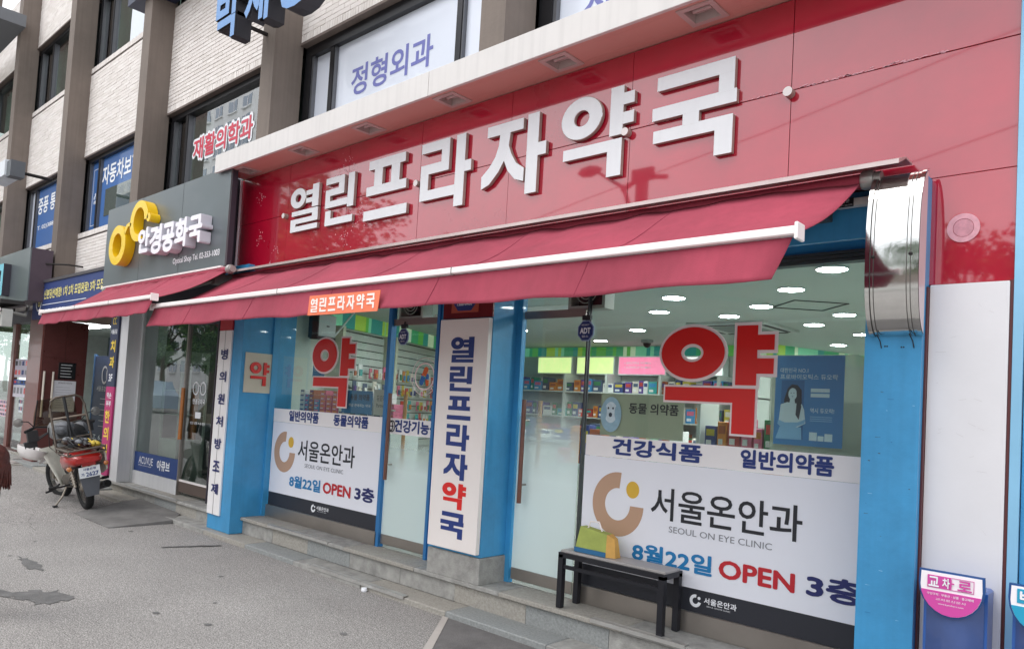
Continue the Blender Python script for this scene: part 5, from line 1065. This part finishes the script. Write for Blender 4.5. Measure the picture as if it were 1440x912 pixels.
mtext('2627',-.095,.045,.467,.52,-.414,ptx,.03); mtext('서울은평',-.07,.07,.54,.57,-.414,ptx,.02); mtext('가',.06,.095,.475,.515,-.414,ptx,.03)
# tail cowl
def loft(mb,secs,mat,n=14,p=2.6):
    vs=[]
    for x,w,z0,z1 in secs:
        for j in range(n):
            t=2*math.pi*j/n; c,s=math.cos(t),math.sin(t); c=math.copysign(abs(c)**(2/p),c); s=math.copysign(abs(s)**(2/p),s)
            vs.append((x,w*c,(z0+z1)/2+(z1-z0)/2*s))
    k=len(secs); mb.add(vs,[(i*n+j,i*n+(j+1)%n,(i+1)*n+(j+1)%n,(i+1)*n+j) for i in range(k-1) for j in range(n)]+[tuple(range(n)),tuple((k-1)*n+j for j in range(n))],mat); return mb
B(loft(MB(),[(-.40,.13,.63,.70),(-.36,.175,.60,.735),(-.15,.20,.57,.76),(.15,.19,.50,.75),(.40,.14,.45,.70)],bred),'tail_cowl',smooth=True)
mb=MB(); mb.box(-.425,-.395,-.075,.075,.595,.635,M('tail_lens','8e1715',.15,coat=1)); B(mb,'tail_light')
for s in (-1,1):
    mb=MB(); mb.lathe([(.0,-.02),(.028,-.01),(.028,.015),(.01,.03)],M('indicator_amber','c8793a',.2,coat=1),c=(-.36,s*.20,.585),axis='x',n=12); mb.tube([(-.34,s*.10,.59),(-.35,s*.19,.585)],.008,blk); B(mb,'indicator',smooth=True)
B(loft(MB(),[(-.22,.03,.50,.72),(.0,.035,.45,.74),(.3,.03,.42,.70)],bwh),'side_panel_inner',smooth=True)
mb=MB(); mb.prism([(-.33,.70),(-.30,.50),(-.05,.42),(.25,.46),(.25,.70),(-.1,.76)],-.225,-.205,bwh,'y'); B(mb,'side_panel')
B(loft(MB(),[(.0,.13,.74,.80),(.3,.14,.74,.83),(.62,.12,.74,.82),(.70,.06,.76,.80)],blk),'seat',smooth=True)
# leg shield
mb=MB(); mb.grid(lambda u,v:(.70+.22*v+.10*math.cos((u-.5)*math.pi),( .5-u)*(.22+.30*v),.24+.50*v),10,6,bwh); B(mb,'leg_shield',smooth=True,solid=.012,recalc=False)
mb=MB(); mb.grid(lambda u,v:(.80+.18*v+.10*math.cos((u-.5)*math.pi),(.27)-.03*v+.03*math.sin(u*3),.26+.58*v-.0*u),1,6,bwh); 
B(loft(MB(),[(.86,.10,.80,1.0),(.95,.13,.82,1.08),(1.08,.10,.86,1.06),(1.13,.05,.9,1.0)],M('cowl_grey','8d9092',.35,coat=.4)),'headlight_cowl',smooth=True)
mb=MB(); mb.grid(lambda u,v:(1.22+.36*math.cos(rad(20+120*u)),.07+(v-.5)*.22,.40+.30*math.sin(rad(20+120*u))-.05*abs(v-.5)**2*4),12,4,M('fender_white','e8e4e2',.3,coat=.5)); B(mb,'front_fender',smooth=True,solid=.008,recalc=False)
for s in (-1,1): mb=MB(); mb.tube([(1.2,.03+s*.07,.285),(1.05,s*.06,.75)],.018,sil); B(mb,'fork_leg',smooth=True)
mb=MB(); mb.tube([(.82,.40,1.0),(.93,.25,1.03),(1.0,.0,.98),(.93,-.25,1.03),(.82,-.40,1.0)],.012,blk); B(mb,'handlebar',smooth=True)
for s in (-1,1):
    mb=MB(); mb.tube([(.80,s*.40,1.0),(.90,s*.29,1.025)],.020,rub); B(mb,'grip',smooth=True)
    mb=MB(); mb.tube([(.92,s*.27,1.03),(.86,s*.34,1.12),(.84,s*.42,1.14)],.006,blk); mb.lathe([(.0,-.012),(.055,-.008),(.058,.01),(.0,.028)],M('mirror_shell','8e8c88',.3,.6),c=(.85,s*.45,1.13),axis='x',n=16); B(mb,'mirror',smooth=True)
B(MB().box(.80,.90,.26,.38,.86,1.0,blk).box(.84,.92,.28,.42,.78,.86,blk),'hand_cover')
mb=MB(); mb.grid(lambda u,v:(1.08-.22*v,(.5-u)*(.52-.12*v*v),1.02+.36*v+.0*u),8,5,glass('windshield_plastic','b3ab93',.08,.1)); B(mb,'windshield',smooth=True,recalc=False)
mb=MB(); mb.tube([(1.08,.25,1.02),(.86,.2,1.38)],.008,blk).tube([(1.07,.26,1.02),(1.07,-.26,1.02)],.008,M('shield_edge','4b382c',.5)); B(mb,'windshield_frame')
# engine, pegs, exhaust, stand
B(loft(MB(),[(.36,.08,.24,.40),(.5,.12,.22,.42),(.72,.09,.24,.38),(.84,.06,.28,.36)],M('engine_metal','6b655e',.45,.7,var=.3,vs=20)),'engine',smooth=True)
mb=MB(); mb.tube([(.55,-.10,.26),(.3,-.15,.20),(.05,-.17,.24)],.018,sil).tube([(.10,-.17,.24),(-.32,-.19,.32)],.048,blk,14); mb.lathe([(.036,-.34),(.030,-.30)],M('pipe_hole','0b0b0c',.9),c=(0,-.19,.323),axis='x',n=14); B(mb,'exhaust',smooth=True)
for s in (-1,1): mb=MB(); mb.tube([(.28,s*.10,.30),(.24,s*.20,.30),(.22,s*.27,.31)],.012,blk).tube([(.22,s*.26,.31),(.22,s*.34,.31)],.02,rub); B(mb,'foot_peg',smooth=True)
mb=MB(); mb.tube([(.42,.10,.28),(.30,.20,.16),(.20,.30,.09)],.011,sil).box(.17,.24,.28,.33,.078,.092,blk); B(mb,'kick_stand')
mb=MB(); mb.tube([(.6,.15,.28),(.72,.22,.20),(.66,.30,.20)],.014,blk); B(mb,'step_bar',smooth=True)
# rack
rk_=MB(); z=.80
ring=[(-.44,-.20,z),(-.44,.20,z),(.14,.21,z),(.14,-.21,z),(-.44,-.20,z)]
rk_.tube(ring,.012,rst).tube([(p[0],p[1],z-.055) for p in ring],.010,rst)
for k in range(6): y=-.17+.068*k; rk_.tube([(-.44,y,z),(.14,y*1.05,z)],.006,rst,6)
for k in range(4): x=-.38+.15*k; rk_.tube([(x,-.205,z-.004),(x,.208,z-.004)],.006,rst,6)
for x,y in ((-.44,-.20),(-.44,.20),(.14,.21),(.14,-.21)): rk_.tube([(x,y,z-.055),(x,y,z)],.008,rst,6)
for y in (-.15,.15): rk_.tube([(-.3,y,z-.05),(-.15,y*.9,.66)],.012,blk)
B(rk_,'rear_rack',smooth=True)
hp_=MB(); f=lambda y,h:(.16+.14*h,y,z+h)
hp_.tube([f(.205,0),f(.19,.50),f(.17,.585),f(.11,.62),f(-.11,.62),f(-.17,.585),f(-.19,.50),f(-.205,0)],.014,rst,8)
hp_.tube([f(.195,.36),f(-.195,.36)],.012,M('rack_bright','b1a496',.35,.8),8).tube([f(.2,.10),f(-.2,.10)],.010,rst,8)
hp_.tube([f(.02,0),f(.02,.62)],.018,blk,8).tube([f(.02,.30),f(.09,0)],.012,blk,6).tube([f(.02,.30),f(-.05,0)],.012,blk,6)
B(hp_,'rack_hoop',smooth=True)
# things strapped on the rack
cg=thing('strapped_bundle','black and yellow bundle of straps and gloves lying on the motorcycle rack','bundle',(-10.02,3.44,.82)); cg.location=(-10.02,3.44,.82)
rr=random.Random(8); yc=M('bundle_yellow','c8ae3f',.6,var=.3,vs=30); gc=M('bundle_grey','6e7176',.6,var=.4,vs=25)
for k in range(26):
    px=rr.uniform(-.2,.2); py=rr.uniform(-.15,.15); c=(-10.05+px,3.40+py,.845+rr.uniform(0,.05)); mt=(blk,gc,blk,rst)[k%4] if k<20 else yc
    if k>=20: c=(-9.93+.06*(k%3),3.46+.05*(k%2),.86)
    mb=MB(); a,b,h=rr.uniform(.04,.09),rr.uniform(.03,.06),rr.uniform(.02,.045); mb.lathe([(.2,-h),(.8,-h*.6),(1,0),(.75,h*.6),(.2,h)],mt,n=9); mb.v=[(c[0]+v[0]*a*(1 if abs(v[2])<9 else 1),c[1]+v[1]*b,c[2]+v[2]) for v in mb.v]; mb.build('clump',cg,smooth=True)
mb=MB(); 
for k in range(6): y=3.23+.06*k; mb.tube([(-10.3,y,.84),(-10.15,y+.03,.90),(-9.95,y-.02,.91),(-9.8,y+.02,.84)],.006,(blk,yc,gc)[k%3],5)
mb.build('elastic_strap',cg,smooth=True)
rc=thing('folded_rain_cover','crumpled grey and black rain cover heaped behind the motorcycle handlebar','cover',(-10.75,3.5,.95))
rr=random.Random(18)
B(MB().box(.80,.90,-.38,-.26,.88,1.0,blk),'hand_cover')
for k in range(5):
    mb=MB(); mb.tube([(.9,.06*(k-2),1.0),(.98,.05*(k-2)+.03,.86-.03*k),(.8,.03*(k-2),.62)],.006,blk,5); B(mb,'cable')
# ================================================================== PERSON at the left edge (mostly outside the frame)
pe=thing('person','person with reddish brown bobbed hair in a dark coat at the left edge','person',(-5.965,1.335,0)); pe.rotation_euler=(0,0,rad(75))
skin=M('skin','c99477',.55,var=.05); hair=M('hair_auburn','4a201a',.5,var=.35,vs=40,bump=.6,bs=60); coat_=M('coat_dark','2c2426',.8,var=.2)
def skinned(name,verts,edges,rad_,mat,parent,sub=2):
    me=bpy.data.meshes.new(name); me.from_pydata(verts,edges,[]); o=bpy.data.objects.new(name,me); COL.objects.link(o); me.materials.append(mat)
    md=o.modifiers.new('s','SKIN'); me.skin_vertices[0].data[0].use_root=True
    for i,r_0 in enumerate(rad_): me.skin_vertices[0].data[i].radius=(r_0,r_0) if not hasattr(r_0,'__len__') else r_0
    o.modifiers.new('u','SUBSURF').levels=sub; o.modifiers['u'].render_levels=sub
    dg=bpy.context.evaluated_depsgraph_get(); m2_=bpy.data.meshes.new_from_object(o.evaluated_get(dg)); bpy.data.objects.remove(o); m2_.materials.clear(); m2_.materials.append(mat)
    m2_.polygons.foreach_set('use_smooth',[True]*len(m2_.polygons)); o=bpy.data.objects.new(name,m2_); COL.objects.link(o); o.parent=parent; return o
# a child, about 1.15 m, walking along the street (towards -x)
V=[(0,0,.55),(0,0,.70),(0,0,.86),(0,0,.93),(-.01,0,1.0),(-.015,0,1.08),
   (0,.11,.84),(-.06,.15,.68),(-.14,.15,.55),(-.17,.15,.49),(0,-.11,.84),(.05,-.15,.68),(.02,-.15,.54),(0,-.15,.47),
   (0,.06,.50),(-.07,.06,.30),(-.05,.06,.06),(-.12,.06,.03),(0,-.06,.50),(-.03,-.06,.29),(.01,-.06,.08),(-.06,-.06,.03)]
E_=[(0,1),(1,2),(2,3),(3,4),(4,5),(2,6),(6,7),(7,8),(8,9),(2,10),(10,11),(11,12),(12,13),(0,14),(14,15),(15,16),(16,17),(0,18),(18,19),(19,20),(20,21)]
Rr=[.09,.09,.085,.035,.07,.075,.04,.033,.026,.02,.04,.033,.026,.02,.065,.045,.03,.025,.065,.045,.03,.025]
skinned('body',V,E_,Rr,skin,pe)
mb=MB(); 
def ell(mb,c,a,b,h,mat,n=22,m_=14,jit=0,zc=-1,cut=None):
    rr=random.Random(2); vs=[]
    for i in range(m_+1):
        ph=math.pi*i/m_
        for j in range(n):
            t=2*math.pi*j/n; k=1+jit*rr.uniform(-1,1); z=h*math.cos(ph)
            vs.append((c[0]+a*math.sin(ph)*math.cos(t)*k,c[1]+b*math.sin(ph)*math.sin(t)*k,c[2]+z))
    mb.add(vs,[(i*n+j,i*n+(j+1)%n,(i+1)*n+(j+1)%n,(i+1)*n+j) for i in range(m_) for j in range(n)],mat)
ell(mb,(.02,0,1.03),.125,.12,.135,hair,jit=.03); ell(mb,(.03,.02,.95),.09,.095,.10,hair,jit=.06)
rr=random.Random(12)
for k in range(130):
    a=rr.uniform(-2.3,2.3); p0=(.02+.105*math.cos(a)*.9,.10*math.sin(a),1.10-rr.uniform(0,.06)); z2=.86+rr.uniform(-.03,.05)
    q=(.02+.125*math.cos(a),.12*math.sin(a),.99); w=(.02+(.105+rr.uniform(-.01,.04))*math.cos(a),(.10+rr.uniform(0,.04))*math.sin(a),z2)
    mb.tube([p0,q,w],.009,hair,5,rs=[.006,.010,.003])
mb.build('hair',pe,smooth=True,local=True)
for c,a,b,h,mt in (((-10.78,3.50,.93),.22,.17,.13,blk),((-10.72,3.40,.99),.12,.13,.09,gc),((-10.85,3.62,.98),.13,.09,.10,gc),((-10.66,3.56,.90),.10,.12,.08,blk)):
    mb_=MB(); ell(mb_,c,a,b,h,mt,jit=.10); mb_.build('fold',rc,smooth=True)
for s in (-1,1): 
    mb=MB(); ell(mb,(-.088,s*.032,1.04),.008,.012,.009,M('eye_dark','1d1411',.2),n=10,m_=6); mb.build('eye',pe,smooth=True,local=True)
mb=MB(); ell(mb,(-.10,0,1.015),.014,.010,.016,skin,n=10,m_=6); mb.build('nose',pe,smooth=True,local=True)
mb=MB(); ell(mb,(-.088,0,.985),.008,.020,.005,M('lips','9c4c44',.5),n=10,m_=6); mb.build('mouth',pe,smooth=True,local=True)
mb=MB(); mb.lathe([(.12,.42),(.11,.55),(.10,.70),(.105,.82),(.09,.88),(.055,.915),(.05,.93)],coat_,n=20); mb.build('coat',pe,smooth=True,local=True)
for s,P in ((1,[(0,.10,.855),(-.06,.155,.68),(-.15,.155,.52)]),(-1,[(0,-.10,.855),(.05,-.155,.68),(.01,-.155,.50)])):
    mb=MB(); mb.tube(P,.05,coat_,12,rs=[.055,.048,.04]); mb.build('sleeve',pe,smooth=True,local=True)
    for k in range(5):
        b=Vector(P[-1]); a=rad(-40+20*k); d=Vector((-.035*math.cos(a) if k else -.01,.02*math.sin(a),-.055 if k else -.03)); mb=MB(); mb.tube([b+Vector((-.01,.008*(k-2),-.02)),b+d*.7,b+d+Vector((-.01,0,-.012))],.008,skin,6,rs=[.009,.008,.005]); mb.build('finger',pe,smooth=True,local=True)
cg.location.y-=.17; cg.location.x-=.02; rc.location.y-=.16
# ================================================================== ACROSS THE STREET (seen in the glossy panels and glass)
far=thing('far_pavement','pavement on the far side of the street','pavement',(-30,-14,0),kind='structure'); MB().box(-160,40,-18,-10.5,-.05,.14,gran).build('paving',far)
tm=M('bark','5a4b3f',.9,var=.3,vs=12,bump=.5,bs=30); lf=[M('leaf_a','45682f',.7,var=.3,vs=3),M('leaf_b','5c8038',.7,var=.3,vs=3),M('leaf_c','33522a',.7,var=.3,vs=3)]
def tree(seed,H,Rc,label):
    rr=random.Random(seed); t=thing('street_tree',label,'tree',(0,0,0),group='trees across the street')
    mb=MB(); th=H*.42; mb.tube([(0,0,0),(.05,0,th*.5),(0,.05,th),(.1,.1,H*.8)],.2,tm,9,rs=[.22,.17,.13,.04]); tips=[]
    for k in range(9):
        a=2*math.pi*k/9+rr.uniform(-.3,.3); z0=th*rr.uniform(.75,1.2); e=(Rc*.75*math.cos(a),Rc*.75*math.sin(a),z0+rr.uniform(.15,.4)*H); mb.tube([(0,0,z0),(e[0]*.5,e[1]*.5,z0+(e[2]-z0)*.6),e],.07,tm,6,rs=[.09,.05,.015]); tips.append(e)
    mb.build('trunk',t,smooth=True)
    cl=[(rr.gauss(0,Rc*.45),rr.gauss(0,Rc*.45),H*.66+rr.gauss(0,H*.15),rr.uniform(.5,1.0)) for _ in range(34)]+[(e[0],e[1],e[2],.8) for e in tips]
    mb=MB()
    for cx_,cy_,cz,cr in cl:
        for q in range(150):
            d=Vector((rr.gauss(0,1),rr.gauss(0,1),rr.gauss(0,1))).normalized()*cr*rr.uniform(.3,1)*Rc*.33; c=Vector((cx_,cy_,cz))+d
            if c.z<H*.28: continue
            a=Vector((rr.gauss(0,1),rr.gauss(0,1),rr.gauss(0,.6))).normalized(); b=a.cross(Vector((rr.gauss(0,1),rr.gauss(0,1),1))).normalized(); s=rr.uniform(.07,.13)*(1.9 if H>10 else 1.15)
            mb.add([c-a*s,c+b*s*.6,c+a*s,c-b*s*.6],[(0,1,2,3)],lf[rr.randrange(3)])
    o=mb.build('crown',t,recalc=False); o['kind']='stuff'; return t
ta=tree(1,8.2,2.4,'leafy street tree standing across the road'); tb_=tree(2,13.5,4.6,'tall broad street tree standing across the road')
ta.location=(-20.5,-12,.1); tb_.location=(-36,-13,.1)
TX=sorted([-43,-50,-57,-66,-30,-12,-3.9,-75,-47,-53.5,-61,-39,-92,-110,-130,-84,-20.5,-36],reverse=True)
ta['label']=ORD[TX.index(-20.5)]+' tree from the right across the road, small and leafy'; tb_['label']=ORD[TX.index(-36)]+' tree from the right across the road, tall and broad'
for x,y,s,q in ((-43,-12,.95,0),(-50,-12,1.0,0),(-57,-12.5,.9,1),(-66,-12,1.05,0),(-30,-12.5,.75,1),(-12,-13,.62,0),(-3.9,-12.5,.86,0),(-75,-13,1.1,1),(-47,-14,.8,0),(-53.5,-12,.85,0),(-61,-14,.9,0),(-39,-11.5,.7,0),(-92,-13,1.2,1),(-110,-14,1.2,1),(-130,-13,1.2,1),(-84,-12,1,0)):
    dup(tb_ if q else ta,loc=(x,y,.1),rz=x,scale=s,label=ORD[TX.index(x)]+(' tree from the right across the road, tall and broad' if q else ' tree from the right across the road, small and leafy'))
def lamp(x,y,H,arm,label):
    t=thing('street_lamp',label,'street lamp',(x,y,.1)); pm_=M('lamp_pole','5b5f63',.5,.4)
    mb=MB(); mb.tube([(x,y,.1),(x,y,H*.78),(x-arm*.35,y,H*.93),(x-arm,y,H)],.08,pm_,10,rs=[.12,.09,.07,.05]); mb.build('pole',t,smooth=True)
    mb=MB(); mb.lathe([(.02,-.55),(.16,-.35),(.2,0),(.13,.3),(.04,.45)],pm_,c=(x-arm-.35,y,H+.12),axis='x',n=14); mb.build('lamp_head',t,smooth=True)
lamp(-13.25,-12,9.7,1.6,'tall street lamp with one curved arm across the road')
t=thing('camera_pole','grey pole with two small arms across the road','pole',(-13.2,-12.2,.1)); MB().box(-13.35,-13.05,-12.3,-12.0,.1,9.2,MC['lamp_pole']).box(-13.6,-12.8,-12.25,-12.1,9.2,9.6,MC['lamp_pole']).tube([(-12.9,-12.2,9.3),(-12.3,-12.2,9.2)],.08,MC['lamp_pole']).tube([(-13.4,-12.2,9.3),(-14.0,-12.2,9.0)],.08,MC['lamp_pole']).build('pole',t)
def tower(x0,x1,y,H,label,c):
    t=thing('apartment_block',label,'building',((x0+x1)/2,y,0)); wm=M('tower_wall'+c,c,.8,var=.05,vs=.2); wg=M('tower_glass','5f7180',.15,coat=1,var=.1,vs=.3)
    MB().box(x0,x1,y-14,y,0,H,wm).build('wall',t)
    mb=MB(); fr_=MB(); z=4
    while z<H-3:
        x=x0+1.5
        while x<x1-3: mb.box(x,x+2.4,y-.001,y+.06,z,z+1.6,wg); fr_.box(x-.1,x+2.5,y,y+.25,z-.25,z-.05,wm).box(x+1.15,x+1.25,y+.06,y+.1,z,z+1.6,whb); x+=4.1
        z+=2.9
    o=mb.build('windows',t); o['kind']='stuff'; o=fr_.build('window_ledges',t); o['kind']='stuff'
tower(-150,-96,-40,62,'white apartment tower far across the street','dfe0dd'); tower(-250,-172,-60,80,'taller pale apartment tower far across the street','d3d6d6')
tower(-90,-40,-34,9,'low commercial block across the street','a7a39c'); tower(-36,14,-34,6.5,'low brown block across the street','8a7f78')
van=thing('parked_van','pale blue van parked on the far side of the street','van',(-44,-8.5,0))
vb=M('van_paint','b9cfe0',.3,coat=.8,var=.03); MB().prism([(-46.5,.4),(-41.6,.4),(-41.5,1.1),(-42.3,1.9),(-46.5,1.95)],-9.4,-7.6,vb).build('body',van); MB().prism([(-46.2,1.15),(-42.0,1.15),(-42.6,1.75),(-46.2,1.8)],-7.598,-7.58,M('van_glass','2a3238',.1,coat=1)).build('side_window',van)
for x in (-45.5,-42.6): mb=MB(); mb.lathe([(.2,-.1),(.33,-.1),(.33,.1),(.2,.1)],rub,c=(x,-7.65,.33),axis='y'); mb.build('wheel',van)

for k,(P,Q) in enumerate((((-15.2,-12,8.9),(-2.8,-12,11.1)),((-7.2,-12.3,8.2),(-2.9,-12.3,8.9)))):
    a=Vector(P);b=Vector(Q); d=b-a; c=tag(MB().tube([a-d*1.2,a,a+d*.5-Vector((0,0,.12)),b,b+d*1.2],.012,fanb,6).build('overhead_cable'),('thick','thin')[k]+' black overhead cable strung across the far side of the street','cable')
hm=thing('hanging_helmet','white open helmet hanging upside down beside the motorcycle handlebar','helmet',(-11.2,3.02,.62))
mb=MB(); mb.lathe([(.02,-.13),(.10,-.115),(.15,-.06),(.165,.0),(.168,.02),(.155,.02),(.14,-.04),(.09,-.09),(.02,-.10)],MC['fender_white'],c=(0,0,0),n=26)
mb.v=[(-11.2+x*1.25,3.02+y+z*.25,.68+z-x*.12-y*.25) for x,y,z in mb.v]; mb.build('shell',hm,smooth=True)
mb=MB(); mb.tube([(-11.32,3.08,.66),(-11.2,3.04,.80),(-11.15,3.2,.93)],.008,blk,6).tube([(-11.08,3.0,.66),(-11.15,3.04,.78),(-11.12,3.2,.93)],.008,blk,6); mb.build('strap',hm,smooth=True)
